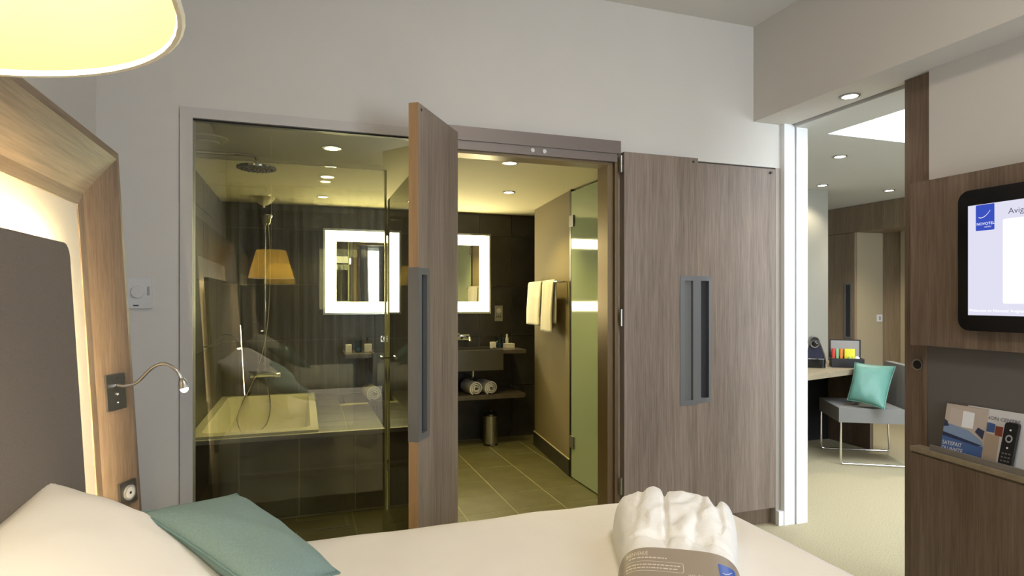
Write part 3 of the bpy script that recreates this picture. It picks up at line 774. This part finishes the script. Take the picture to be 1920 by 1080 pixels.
hung_towel(.47, .90, .36, .30, 'wide cream towel over the far half of the rail', 1.0)
hung_towel(.14, .42, .40, .33, 'narrow longer cream towel over the near half of the rail', 4.0)

# ------------------------------------------------------------------ downlights
def downlight(x, y, z, power, col, lens, label, group, r=.038, size=115):
    t = thing('downlight', label, 'downlight', (x, y, z-.01), 0, group)
    bm = N(); lathe(bm, [(r*.98, z-.001), (r*1.32, z-.001), (r*1.32, z-.005), (r*.98, z-.006), (r*.98, z-.001)], (x, y, 0), 24); obj('trim_ring', bm, 'steel', t, smooth=True)
    bm = N(); lathe_solid(bm, [(r*.97, z-.001), (r*.97, z-.003)], (x, y, 0), 24); obj('lens', bm, lens, t)
    d = bpy.data.lights.new('downlight_beam', 'SPOT'); d.energy = power; d.color = col; d.spot_size = math.radians(size); d.spot_blend = .6; d.shadow_soft_size = .03
    o = bpy.data.objects.new('downlight_beam', d); COL.objects.link(o); o.parent = t; o.location = (0, 0, -.01)
BW = (1, .80, .27)
gb = 'downlights in the bathroom ceiling'
BP = 42
downlight(.149, 3.447, 2.17, BP, BW, 'lens_glow', 'downlight above the shower, nearest the glazed panel', gb)
downlight(.15, 4.26, 2.17, BP, BW, 'lens_glow', 'downlight above the bath, seen through the shower glass', gb)
downlight(.15, 5.1, 2.17, BP, BW, 'lens_glow', 'downlight over the far end of the bath, seen through glass', gb)
downlight(1.187, 3.47, 2.17, BP, BW, 'lens_glow', 'downlight just inside the open bathroom door', gb)
downlight(1.50, 4.42, 2.17, BP, BW, 'lens_glow', 'downlight midway to the mirror, above the bathroom tiles', gb)
downlight(2.45, 4.2, 2.17, 14, BW, 'lens_glow', 'downlight behind the frosted glass door', gb)
LW = (1, .88, .66)
gl = 'downlights in the lounge ceiling'
downlight(3.75, 3.44, 2.40, 32, LW, 'lens_glow_cool', 'downlight in the lounge ceiling below the skylight edge', gl)
downlight(4.54, 4.36, 2.40, 18, LW, 'lens_glow_cool', 'downlight in the lounge ceiling beside the grey wall', gl)
downlight(5.36, 4.35, 2.40, 70, LW, 'lens_glow_cool', 'downlight in the lounge ceiling near the oak header', gl)
downlight(2.645, 2.366, 2.384, 8, LW, 'lens_glow_cool', 'single downlight set in the bedroom soffit', None)

# ------------------------------------------------------------------ bed and headboard
LEAN = .057
def hx(x, z): return -.55 + x + LEAN*(1.8-z)
PROF = [(0, -.15), (0, 0), (.022, 0), (.155, -.058), (.190, -.062), (.190, -.078)]
YO, YN, ZT = 2.209, .19, 1.80
hb = thing('headboard', 'splayed oak headboard frame around a backlit grey upholstered panel', 'headboard', (-.6, 1.2, 0))
def sweep(ends, mat):
    bm = N(); a = [bm.verts.new(ends[0](d, x)) for d, x in PROF]; b = [bm.verts.new(ends[1](d, x)) for d, x in PROF]
    n = len(PROF); bm.faces.new(a); bm.faces.new(b)
    for i in range(n): bm.faces.new((a[i], a[(i+1) % n], b[(i+1) % n], b[i]))
    return bm
far_top = lambda d, x: (hx(x, ZT-d), YO-d, ZT-d)
near_top = lambda d, x: (hx(x, ZT-d), YN+d, ZT-d)
obj('frame_post', sweep((lambda d, x: (hx(x, 0), YO-d, 0), far_top), None), 'oak_head_vert', hb)
obj('frame_post', sweep((lambda d, x: (hx(x, 0), YN+d, 0), near_top), None), 'oak_head_vert', hb)
obj('frame_top', sweep((near_top, far_top), None), 'oak_head_horiz', hb)
def slab(y0, y1, z0, z1, xf, xb):      # a leaning board, front and back offsets from the frame's outer face
    return hexa(N(), [(hx(xb, z0), y0, z0), (hx(xf, z0), y0, z0), (hx(xf, z0), y1, z0), (hx(xb, z0), y1, z0),
                      (hx(xb, z1), y0, z1), (hx(xf, z1), y0, z1), (hx(xf, z1), y1, z1), (hx(xb, z1), y1, z1)])
obj('back_panel', slab(YN+.16, YO-.16, .02, ZT-.16, -.066, -.078), 'back_panel_cream', hb)
bm = N(); pts = rrect(.635, 1.765, .40, 1.478, .035, 6)
lo = [bm.verts.new((hx(-.036, z), y, z)) for y, z in pts]; hi = [bm.verts.new((hx(-.012, z), y, z)) for y, z in pts]
bm.faces.new(lo); bm.faces.new(hi)
for i in range(len(pts)): bm.faces.new((lo[i], lo[(i+1) % len(pts)], hi[(i+1) % len(pts)], hi[i]))
up = obj('upholstered_panel', bm, 'upholstery', hb, bevel=.009, smooth=True)
for a in ((1.725, 1.737, .45, 1.445), (.663, .675, .45, 1.445)): obj('light_strip', slab(*a, -.0365, -.0395), 'led_glow_side', hb)
obj('light_strip', slab(.68, 1.72, 1.436, 1.448, -.0365, -.0395), 'led_glow', hb)
def hp(d, z, off=0):     # a point on the splayed face of the far post
    t = (d-.022)/.133; x = -.058*t
    return Vector((hx(x, z)+off*.917, YO-d-off*.40, z))
def hpbox(d0, d1, z0, z1, o0, o1):
    p = [hp(d0, z0, o0), hp(d1, z0, o0), hp(d1, z0, o1), hp(d0, z0, o1), hp(d0, z1, o0), hp(d1, z1, o0), hp(d1, z1, o1), hp(d0, z1, o1)]
    return hexa(N(), p)
rl = thing('reading_lamp', 'gooseneck reading lamp on a metal plate on the headboard post', 'lamp', hp(.09, 1.0))
obj('wall_plate', hpbox(.055, .125, 1.008, 1.116, 0, .007), 'steel', rl, bevel=.004)
c0 = hp(.085, 1.083, .007)
pathn = [c0, c0+Vector((.02, -.006, -.004)), Vector((-.475, 2.10, 1.09)), Vector((-.43, 2.09, 1.135)), Vector((-.395, 2.085, 1.145)), Vector((-.365, 2.08, 1.125)), Vector((-.350, 2.08, 1.095))]
bm = N(); tube(bm, smoothpath(pathn, 8), .0048, 10); obj('gooseneck', bm, 'steel', rl, smooth=True)
dirh = Vector((.22, -.12, -.97)).normalized(); h0 = Vector((-.350, 2.08, 1.100))
bm = N(); tube(bm, [h0, h0+dirh*.006, h0+dirh*.016, h0+dirh*.032], [.006, .010, .013, .014], 14); hd = obj('lamp_head', bm, 'steel', rl, smooth=True)
bm = N(); lens = h0+dirh*.033; bmesh.ops.create_uvsphere(bm, u_segments=14, v_segments=8, radius=.0115); bm.transform(Matrix.Translation(lens)); obj('bulb', bm, 'reading_glow', hd, smooth=True)
for k, zz in ((.0045, 1.055), (.0035, 1.03), (.0025, 1.104)):
    bm = N(); bmesh.ops.create_uvsphere(bm, u_segments=10, v_segments=6, radius=k); bm.transform(Matrix.Translation(hp(.088, zz, .008))); obj('switch', bm, 'black' if zz > 1.1 else 'chrome', rl, smooth=True)
sk = thing('power_socket', 'brushed metal power socket low on the headboard post', 'socket', hp(.075, .70))
obj('plate', hpbox(.038, .102, .715, .785, 0, .008), 'steel', sk, bevel=.003)
def disc_on_post(d, z, o0, o1, r, n=20):
    bm = N(); a = (hp(d+.01, z)-hp(d, z)).normalized(); nn = Vector((.917, -.40, 0)); zz = Vector((0, 0, 1)); A = []; B = []
    for i in range(n):
        q = a*r*math.cos(2*PI*i/n)+zz*r*math.sin(2*PI*i/n); A.append(bm.verts.new(hp(d, z, o0)+q)); B.append(bm.verts.new(hp(d, z, o1)+q))
    bm.faces.new(A); bm.faces.new(B)
    for i in range(n): bm.faces.new((A[i], A[(i+1) % n], B[(i+1) % n], B[i]))
    return bm
ro = obj('outlet_ring', disc_on_post(.070, .75, .008, .013, .023), 'plastic_grey', sk)
obj('outlet_well', disc_on_post(.070, .75, .013, .0135, .017), 'plastic_white', ro)
obj('outlet_pin', disc_on_post(.070, .75, .0135, .015, .004, 10), 'black', ro)

bd = thing('bed', 'wide double bed made up with smooth white linen', 'bed', (.5, 1.2, 0))
obj('base', bx(-.44, 1.44, .36, 2.04, .06, .26), 'upholstery', bd, bevel=.01)
for px_, py_ in ((-.3, .46), (-.3, 1.94), (1.34, .46), (1.34, 1.94)): obj('leg', bx(px_-.03, px_+.03, py_-.03, py_+.03, 0, .06), 'black', bd)
obj('mattress', bx(-.45, 1.46, .34, 2.06, .26, .52), 'bed_linen', bd, bevel=.05, smooth=True)
def edge_map(s, a, r, side_len):
    """arc-length s from the centre of a sheet over a box of half width a with edge radius r"""
    sg = 1 if s >= 0 else -1; s = abs(s); f = a - r
    if s <= f: return sg*s, 0
    q = s - f
    if q <= r*PI/2: return sg*(f + r*math.sin(q/r)), r - r*math.cos(q/r)
    return sg*(a + .012*math.sin((q-r*PI/2)*6)), r + q - r*PI/2
def duvet(u, v):
    AX, AY, r, sl = .98, .90, .085, .30
    tot_x = AX - r + r*PI/2 + sl; tot_y = AY - r + r*PI/2 + sl
    sx_ = -AX + (tot_x+AX)*u; sy_ = (v*2-1)*tot_y
    x, dx = edge_map(sx_, AX, r, sl); y, dy = edge_map(sy_, AY, r, sl)
    drop = (dx**3+dy**3)**(1/3)
    n = noise.noise(Vector((x*1.6, y*2.3, 3.1)))*.010 + noise.noise(Vector((x*6, y*5, 1.0)))*.0035
    corner = min(dx, dy)*.15
    wav = .010*noise.noise(Vector((x*7, y*7, 9)))*min(1, drop/.1)
    return (.535 + x*1.0 - (corner if x > 0 else 0) + wav*(1 if dx > dy else .2), 1.2 + y*1.0 - corner*(1 if y > 0 else -1) + wav*(1 if dy > dx else .2), .573 + n - drop)
bm = N(); gridsurf(bm, duvet, 90, 90); obj('duvet', bm, 'bed_linen', bd, smooth='all')

def pillow_bm(c, T, n=26, seed=0.0, wr=.006, sag=.10):
    """c: four corners in order; a stuffed case with pinched corners and a seam all round"""
    c = [Vector(p) for p in c]; nrm = (c[1]-c[0]).cross(c[3]-c[0]).normalized()
    bm = N(); grid = {}
    def P(i, j, side):
        u, v = i/n*2-1, j/n*2-1
        uu = u*(1 - sag*(1-v*v)*abs(u)**3*.6); vv = v*(1 - sag*(1-u*u)*abs(v)**3*.6)
        a, b = (uu+1)/2, (vv+1)/2
        p = c[0]*(1-a)*(1-b) + c[1]*a*(1-b) + c[2]*a*b + c[3]*(1-a)*b
        h = ((1-u**4)*(1-v**4))**.62 * (.72+.28*(1-u*u)*(1-v*v))
        w_ = wr*noise.noise(Vector((u*2.2+seed, v*2.2, side)))*h + .4*wr*noise.noise(Vector((u*5+seed, v*5, side)))*h
        return p + nrm*side*(T*h + w_)
    for side in (1, -1):
        for i in range(n+1):
            for j in range(n+1):
                if side == -1 and (i in (0, n) or j in (0, n)): grid[(i, j, -1)] = grid[(i, j, 1)]
                else: grid[(i, j, side)] = bm.verts.new(P(i, j, side))
        for i in range(n):
            for j in range(n):
                q = [grid[(i, j, side)], grid[(i+1, j, side)], grid[(i+1, j+1, side)], grid[(i, j+1, side)]]
                bm.faces.new(q)
    edge = [P(i, 0, 0) for i in range(n+1)] + [P(n, j, 0) for j in range(1, n+1)] + [P(i, n, 0) for i in range(n-1, -1, -1)] + [P(0, j, 0) for j in range(n-1, 0, -1)]
    return bm, edge
def pillow(name, label, cat, c, T, mat, piping=None, seed=0.0, **k):
    bm, edge = pillow_bm(c, T, seed=seed, **k)
    base = sum((Vector(p) for p in c), Vector())/4
    t = thing(name, label, cat, (base.x, base.y, min(p[2] for p in c)))
    obj('cover', bm, mat, t, smooth='all')
    bm = N(); tube(bm, edge+[edge[0]], .0035, 6); obj('piping', bm, piping or mat, t, smooth=True)
    return t
pillow('bed_pillow', 'plump white pillow leaning on the headboard beside the reading lamp', 'pillow',
       [(-.525, 1.00, .94), (-.10, 1.05, .635), (-.085, 1.71, .635), (-.535, 1.575, .95)], .066, 'pillow_linen', seed=2, wr=.012)
pillow('bed_pillow', 'plump white pillow on the near half of the bed', 'pillow',
       [(-.525, .26, .94), (-.09, .30, .635), (-.10, .93, .635), (-.525, .93, .94)], .085, 'pillow_linen', seed=8, wr=.012)
pillow('scatter_cushion', 'teal fabric cushion lying against the white bed pillow', 'cushion',
       [(-.338, 1.525, .872), (-.06, 1.265, .752), (.086, 1.565, .660), (-.172, 1.80, .812)], .048, 'teal', 'teal_piping', seed=5)
pillow('scatter_cushion', 'teal cushion on the near half of the bed', 'cushion',
       [(-.34, .40, .85), (-.06, .38, .66), (-.04, .82, .66), (-.33, .82, .85)], .055, 'teal', 'teal_piping', seed=6)

# folded bathrobe in a printed paper band
RZ = math.atan2(-.156, .252)
rb = thing('bathrobe', 'folded white terry bathrobe with fanned collar lying on the bed', 'bathrobe', (.929, 1.355, .570), RZ)
def robe(u, v):
    s = -.36 + .81*u; a = v*2-1
    g = lambda x, c, k: math.exp(-((x-c)/k)**2)
    fl = max(0, min(1, (s-.0)/.40)); fl = fl*fl*(3-2*fl)
    W = .147 + .045*fl
    q = math.copysign(1-(1-abs(a))**1.6, a); X = W*q
    f = max(0, min(1, (s-.03)/.06)); f = f*f*(3-2*f)
    H = .094 + .056*fl
    H += f*(.016*g(X, -.075, .035) + .006*g(X, .03, .05) + .008*g(X, .165, .025)) * (.3+.7*fl)
    # seam, side folds and the collar edge running across
    seam = -.014*g(X, -.028, .006)*f
    folds = -.010*f*g(X, -.115+.12*(s-.2), .010)*fl - .016*f*g(X, .125, .012)*fl - .006*f*g(X, .07+.2*(s-.25), .010)
    collar = .009*(1/(1+math.exp(-(s-(.115-1.3*(X+.0)**2))*300))) - .007*g(s, .113-1.3*X**2, .005)
    soft = f*(.013*noise.noise(Vector((X*12, s*11, 2.7))) + .007*noise.noise(Vector((X*26, s*24, 5))) + .003*noise.noise(Vector((X*60, s*60, 8))))
    Lend = .425 + .016*g(X, -.06, .03) - .012*g(X, -.028, .008) - .030*g(X, .122, .012) - .05*(abs(X)/.19)**4
    e = max(0, (s-(Lend-.10))/.10)
    endf = math.sqrt(max(0, 1-min(1, e)**2.4))
    Z = (H+seam+folds+collar+soft) * (1 if s > .02 else 1+1.75*(s-.02)) * max(0, 1-abs(q)**7)**.34 * endf
    return (X, min(s, Lend), max(.002, Z))
bm = N(); gridsurf(bm, robe, 110, 100); obj('folded_body', bm, 'terry', rb, local=True, smooth='all')
BWD, BHT = .158, .110
def bandz(x, s=0):
    q = max(-1, min(1, x/BWD)); return BHT*max(0, 1-abs(q)**5)**.36*(1+1.7*s)
def bandp(x, s, off=.0):        # point on the paper band from across/along coordinates
    return (x, s, bandz(x, s)+off)
wb = thing('paper_band', 'taupe paper band printed with welcome text around the bathrobe', 'paper band', (.940, 1.372, .570), RZ)
def band(u, v):
    s = -.30 + .30*u; a = v*2-1; q = math.copysign(1-(1-abs(a))**1.8, a)
    return (BWD*q, s - .012*q*q, max(bandz(BWD*q, s), .003))
bm = N(); gridsurf(bm, band, 10, 120); obj('sleeve', bm, 'paper_taupe', wb, local=True, smooth='all')
def subdivide_letters(bm, L):
    return bm
def on_band(x0, s0): return lambda u, v: bandp(x0+u, s0+v, .0012)
def on_band(x0, s0, ku=1.0, kv=1.0): return lambda u, v: bandp(x0+u*ku, s0+v*kv, .0014)
obj('lettering', text_bm('BIENVENUE', .012, on_band(-.135, -.038, .90, 2.0)), 'taupe_text', wb, local=True)
def dashes(x0, x1, s, h, seed):
    rnd = random.Random(seed); bm = N(); x = x0
    while x < x1:
        l = rnd.uniform(.004, .012)
        for k in range(2):
            a, b = x+l*k/2, x+l*(k+1)/2
            bm.faces.new([bm.verts.new(bandp(p, q, .0014)) for p, q in ((a, s), (b, s), (b, s+h), (a, s+h))])
        x += l+.0022
    return bm
obj('small_print', dashes(-.128, -.034, -.051, .0048, 1), 'taupe_text', wb, local=True)
obj('small_print', dashes(-.134, -.006, -.080, .0044, 2), 'taupe_text', wb, local=True)
obj('small_print', dashes(-.134, -.014, -.093, .0044, 3), 'taupe_text', wb, local=True)
bm = N(); fr = [(-.137, -.064), (.004, -.064), (.008, -.070), (.008, -.096), (.004, -.103), (-.137, -.103)]
for a, b in zip(fr, fr[1:]):
    for k in range(24):
        p = Vector((a[0]+(b[0]-a[0])*k/24, a[1]+(b[1]-a[1])*k/24)); q = Vector((a[0]+(b[0]-a[0])*(k+1)/24, a[1]+(b[1]-a[1])*(k+1)/24))
        nn = Vector((-(q-p).y, (q-p).x)).normalized()*.0008
        bm.faces.new([bm.verts.new(bandp(t_.x, t_.y, .0014)) for t_ in (p-nn, q-nn, q+nn, p+nn)])
obj('text_frame', bm, 'taupe_text', wb, local=True)
obj('lettering', text_bm('WELCOME', .012, on_band(.018, -.122, .90, 2.0)), 'taupe_text', wb, local=True)
bm = N(); gridsurf(bm, lambda u, v: bandp(.094+.040*u, -.128+.082*v, .0014), 10, 6); lo_ = obj('logo', bm, 'logo_blue', wb, local=True)
b2 = N(); sp = smoothpath([(.101, -.083, 0), (.109, -.084, 0), (.117, -.078, 0), (.126, -.064, 0)], 5)
for a, b in zip(sp, sp[1:]): b2.faces.new([b2.verts.new(bandp(p, q, .0022)) for p, q in ((a.x, a.y-.0010), (b.x, b.y-.0010), (b.x, b.y+.0014), (a.x, a.y+.0014))])
obj('logo_swoosh', b2, 'print_white', wb, local=True)
obj('logo_lettering', text_bm('NOVOTEL', .0080, on_band(.0962, -.114, .92, 1.7)), 'print_white', wb, local=True)

# pendant lamp over the near side of the bed
LX, LY, LZ = -.250, .41, 1.52
pl = thing('pendant_lamp', 'large yellow glowing fabric pendant lamp above the bed head', 'lamp', (LX, LY, LZ))
bm = N(); prof = [(.178, LZ), (.116, LZ+.232)]
lathe(bm, prof, (LX, LY, 0), 64); bmesh.ops.solidify(bm, geom=bm.faces[:], thickness=.0016)
obj('shade', bm, 'lamp_shade', pl, smooth=True)
bm = N(); tube(bm, [(LX+.178*math.cos(2*PI*i/64), LY+.178*math.sin(2*PI*i/64), LZ) for i in range(65)], .0028, 6); obj('rim', bm, 'lamp_cord', pl, smooth=True)
bm = N(); tube(bm, [(LX+.116*math.cos(2*PI*i/64), LY+.116*math.sin(2*PI*i/64), LZ+.232) for i in range(65)], .0025, 6)
for k in range(3): tube(bm, [(LX, LY, LZ+.225), (LX+.114*math.cos(2*PI*k/3), LY+.114*math.sin(2*PI*k/3), LZ+.230)], .002, 6)
obj('shade_ring', bm, 'chrome', pl, smooth=True)
bm = N(); lathe_solid(bm, [(.012, LZ+.14), (.02, LZ+.15), (.02, LZ+.23), (.008, LZ+.25)], (LX, LY, 0), 18); obj('bulb_holder', bm, 'chrome', pl, smooth=True)
bm = N(); bmesh.ops.create_uvsphere(bm, u_segments=18, v_segments=12, radius=.028); bm.transform(Matrix.Translation((LX, LY, LZ+.115))); obj('bulb', bm, 'reading_glow', pl, smooth=True)
bm = N(); tube(bm, [(LX, LY, LZ+.25), (LX, LY, 2.94)], .003, 8); obj('cord', bm, 'lamp_cord', pl, smooth=True)
bm = N(); lathe_solid(bm, [(.055, 2.94), (.055, 2.93), (.012, 2.90)], (LX, LY, 0), 24); obj('ceiling_rose', bm, 'white_gloss', pl, smooth=True)
pd = bpy.data.lights.new('pendant_bulb_light', 'POINT'); pd.energy = 34; pd.color = (1, .86, .52); pd.shadow_soft_size = .03
po = bpy.data.objects.new('pendant_bulb_light', pd); COL.objects.link(po); po.parent = pl; po.location = (0, 0, .07)

cl_ = thing('added_ceiling_lamp', 'round opal ceiling lamp added out of view to brighten the bedroom', 'lamp', (1.1, .75, 2.86))  # invented lamp, out of view, lifts the bedroom light
bm = N(); lathe_solid(bm, [(.26, 2.94), (.26, 2.925), (.25, 2.92)], (1.1, .75, 0), 36); obj('base_plate', bm, 'white_gloss', cl_, smooth=True)
bm = N(); lathe_solid(bm, [(.245, 2.92), (.24, 2.885), (.20, 2.868), (.10, 2.862)], (1.1, .75, 0), 36); obj('diffuser', bm, 'added_opal_glow', cl_, smooth=True)

th = thing('thermostat', 'pale wall thermostat with a dial behind the headboard post', 'thermostat', (-.665, 2.89, 1.304))
obj('plate', bx(-.735, -.597, 2.884, 2.9, 1.304, 1.430), 'plastic_white', th, bevel=.004)
bm = N(); lathe_solid(bm, [(.026, 2.884), (.024, 2.876), (.010, 2.875)], (-.648, 0, 1.372), 20, 'y'); obj('dial', bm, 'plastic_white', th, smooth=True)
obj('switch', bx(-.612, -.605, 2.881, 2.885, 1.36, 1.395), 'plastic_grey', th); obj('indicator', bx(-.70, -.692, 2.8825, 2.885, 1.355, 1.37), 'plastic_grey', th)
obj('maker_mark', bx(-.665, -.645, 2.883, 2.8845, 1.313, 1.319), 'print_ink', th)

# added curtains parted in a narrow gap; the wide one extended to darken glass reflections
def curtain(x0, x1, tilt, label):
    def fn(u, v):
        top = v; edge = tilt*(1-top)
        x = x0 + (x1-x0)*u + edge*(u if tilt < 0 or x1 < 1.4 else (1-u))
        return (x, -1.40 + .035*math.sin(u*(x1-x0)*60) , .03+2.58*v)
    bm = N(); gridsurf(bm, fn, int((x1-x0)*120), 6)
    bmesh.ops.recalc_face_normals(bm, faces=bm.faces); bmesh.ops.solidify(bm, geom=bm.faces[:], thickness=.004)
    t = tag(obj('curtain', bm, 'curtain_grey', smooth='all'), label, 'curtain', 'curtains of the bedroom window')
curtain(-.75, 1.24, .05, 'added grey curtain extended along the wall to darken glass reflections, narrow gap beside it')
curtain(1.47, 1.78, -.05, 'narrow gathered grey curtain added right of the bright gap')
cr = obj('curtain_rod', tube(N(), [(-.78, -1.40, 2.62), (2.6, -1.40, 2.62)], .012, 10), 'steel', smooth=True); tag(cr, 'thin steel curtain rod above the bedroom window', 'curtain rod')

# ------------------------------------------------------------------ lounge
ow = thing('closet_wall', 'dark oak closet front with slot handle, header and open recess', 'closet', (6.0, 4.8, 0))
obj('header', bx(5.87, 5.90, 2.6, 5.598, 2.10, 2.398), 'oak_closet', ow)
dd = obj('door', bx(5.87, 5.90, 5.19, 5.598, .01, 2.095), 'oak_closet', ow)
bm = N(); box(bm, 5.862, 5.885, 5.222, 5.242, .90, 1.53); box(bm, 5.862, 5.885, 5.302, 5.322, .90, 1.53); box(bm, 5.862, 5.885, 5.242, 5.302, .90, .92); box(bm, 5.862, 5.885, 5.242, 5.302, 1.51, 1.53)
obj('handle', bm, 'handle_grey', dd); obj('handle_recess', bx(5.864, 5.869, 5.242, 5.302, .92, 1.51), 'handle_recess', dd)
obj('side_panel', bx(5.90, 6.29, 5.185, 5.205, 0, 2.10), 'closet_tan', ow)
obj('back_panel', bx(6.29, 6.31, 4.95, 5.205, 0, 2.10), 'oak_closet', ow)
obj('back_panel', bx(6.27, 6.31, 3.6, 4.95, .62, 2.10), 'closet_tan', ow)
obj('back_panel', bx(6.28, 6.31, 3.6, 4.95, 0, .62), 'oak_closet', ow)
obj('recess_ceiling', bx(5.90, 6.31, 3.6, 5.2, 2.10, 2.12), 'oak_closet', ow)
def switch(x, y, z, axis, label):
    t = thing('light_switch', label, 'switch', (x, y, z))
    if axis == 'y': obj('plate', bx(x-.04, x+.04, y-.008, y, z-.04, z+.04), 'plastic_white', t, bevel=.003); obj('rocker', bx(x-.015, x+.015, y-.012, y-.008, z-.022, z+.022), 'plastic_grey', t)
switch(4.50, 4.57, 1.10, 'y', 'white light switch on the grey lounge wall beside white post')
switch(6.235, 5.185, 1.13, 'y', 'white light switch inside the dark closet recess')

dk = thing('desk', 'long pale desk top on a dark end panel along the lounge wall', 'desk', (3.9, 4.2, 0))
bm = N(); prism(bm, [(2.95, 3.53), (4.85, 4.035), (4.85, 4.565), (2.95, 4.565)], .705, .75); obj('top', bm, 'oak_desk', dk, bevel=.002)
obj('end_panel', bx(4.79, 4.83, 4.075, 4.565, 0, .705), 'oak_dark', dk); obj('end_panel', bx(2.97, 3.01, 3.7, 4.565, 0, .705), 'oak_dark', dk)
obj('modesty_panel', bx(3.01, 4.79, 4.53, 4.565, .0, .705), 'black', dk)

# capsule coffee machine, front facing the bedroom
cm = thing('coffee_machine', 'black capsule coffee machine with chrome ring on the desk', 'coffee machine', (4.295, 4.215, .75), math.radians(-42))
def arch(wd, ht, n=14, p=1.7): return [(wd*math.copysign(abs(math.cos(a))**(1/p)*1, math.cos(a)), ht*abs(math.sin(a))**(.9)) for a in [PI*i/n for i in range(n+1)]]
def arch2(wb_, wt, ht):
    pts = []
    for i in range(9): t = i/8; pts.append((wb_ + (wt-wb_)*t**1.8, ht*.86*t))
    top = [(wt*math.cos(a), ht*.86+ht*.14*math.sin(a)) for a in [PI/2*i/4 for i in range(1, 5)]]
    r = pts+top; return r + [(-x, z) for x, z in reversed(r[:-1])]
bm = N(); prism(bm, arch2(.092, .036, .262), -.06, .17, 'xz'); obj('shell', bm, 'handle_grey', cm, local=True, bevel=.004, smooth=True)
bm = N(); prism(bm, [(x, z) for x, z in arch2(.082, .032, .252) ], -.085, -.055, 'xz'); obj('front', bm, 'machine_blue', cm, local=True)
bm = N()
o_, i_ = arch2(.094, .038, .266), arch2(.086, .032, .256)
for k in range(len(o_)-1):
    for (y0, y1) in ((-.088, -.06),):
        hexa(bm, [(o_[k][0], y0, o_[k][1]), (o_[k+1][0], y0, o_[k+1][1]), (i_[k+1][0], y0, i_[k+1][1]), (i_[k][0], y0, i_[k][1]), (o_[k][0], y1, o_[k][1]), (o_[k+1][0], y1, o_[k+1][1]), (i_[k+1][0], y1, i_[k+1][1]), (i_[k][0], y1, i_[k][1])])
obj('chrome_edge', bm, 'chrome', cm, local=True)
bm = N(); lathe_solid(bm, [(.036, -.086), (.036, -.100), (.028, -.100)], (0, 0, .205), 26, 'y'); obj('brew_ring', bm, 'chrome', cm, local=True, smooth=True)
bm = N(); lathe_solid(bm, [(.028, -.098), (.020, -.106), (.004, -.108)], (0, 0, .205), 26, 'y'); obj('brew_head', bm, 'black_gloss', cm, local=True, smooth=True)
bm = N(); prism(bm, rrect(-.080, .080, -.155, -.05, .03, 5), 0, .075); obj('drip_tray', bm, 'black_gloss', cm, local=True, smooth=True)
bm = N(); prism(bm, rrect(-.083, .083, -.158, -.05, .03, 5), .075, .081); obj('tray_grid', bm, 'chrome', cm, local=True, smooth=True)

sb_loc, sb_r = (4.515, 4.075, .75), math.radians(-40)
sb = thing('snack_box', 'open black presentation box with raised lid on the desk', 'box', sb_loc, sb_r)
bm = N(); box(bm, -.125, .125, -.09, .09, 0, .012); box(bm, -.125, .125, -.09, -.078, .012, .08); box(bm, -.125, .125, .078, .09, .012, .08); box(bm, -.125, -.113, -.078, .078, .012, .08); box(bm, .113, .125, -.078, .078, .012, .08)
obj('tray', bm, 'box_black', sb, local=True)
bm = N(); box(bm, -.125, .125, .09, .10, .07, .235); obj('lid', bm, 'box_black', sb, local=True, bevel=.003)
obj('lining', bx(-.112, .112, .086, .0905, .085, .225), 'box_lining', sb, local=True)
M_ = Matrix.Translation(Vector(sb_loc)) @ Matrix.Rotation(sb_r, 4, 'Z')
def snack(name, bm, mat, label, cat='snack'):
    bm.transform(M_); tag(obj(name, bm, mat, smooth=True), label, cat, 'snacks in the open box')
for x, m, l in ((-.095, 'snack_red', 'red snack sachet standing at the box corner'), (-.065, 'snack_green', 'pale green snack sachet between red and orange sachets'), (-.033, 'snack_orange', 'orange snack sachet standing beside the yellow bag')):
    bm = N(); prism(bm, rrect(x-.012, x+.012, .045, .062, .006, 3), .0125, .155); snack('snack_sachet', bm, m, l)
bm = N(); prism(bm, rrect(-.010, .075, .045, .07, .010, 4), .0125, .155); snack('snack_bag', bm, 'snack_yellow', 'bright yellow snack bag at the back of the box')
for x, m, l in ((.03, 'snack_lime', 'lime green round sweet in front of the yellow bag'), (.085, 'print_white', 'white round sweet at the end of the box')):
    bm = N(); bmesh.ops.create_uvsphere(bm, u_segments=14, v_segments=8, radius=.022); bm.transform(Matrix.Translation((x, .012, .072))); box(bm, x-.02, x+.02, -.01, .03, .0125, .056); snack('sweet', bm, m, l)

ch = thing('side_chair', 'low grey upholstered chair on a chrome sled frame at the desk', 'chair', (4.50, 3.875, 0), math.atan2(.508, -.861))
obj('seat', bx(-.198, .285, -.27, .27, .345, .462), 'chair_grey', ch, local=True, bevel=.018, smooth=True)
bm = hexa(N(), [(-.275, -.275, .355), (-.20, -.275, .355), (-.20, .275, .355), (-.275, .275, .355), (-.315, -.275, .80), (-.250, -.275, .80), (-.250, .275, .80), (-.315, .275, .80)])
obj('backrest', bm, 'chair_grey', ch, local=True, bevel=.016, smooth=True)
for y in (-.265, .265):
    p = [(.27, y, .345), (.27, y, .03), (.262, y, .012), (.245, y, .0085), (-.26, y, .0085), (-.277, y, .012), (-.285, y, .03), (-.27, y, .35)]
    bm = N(); tube(bm, p, .0085, 10); obj('sled_leg', bm, 'chrome', ch, local=True, smooth=True)
def cl(x, y, z): return tuple((WM[ch] @ Vector((x, y, z))))
pillow('scatter_cushion', 'shiny turquoise cushion propped on the grey lounge chair', 'cushion',
       [(4.235, 3.815, .515), (4.335, 3.56, .475), (4.67, 3.73, .785), (4.405, 3.890, .810)], .058, 'teal_silk', seed=3)
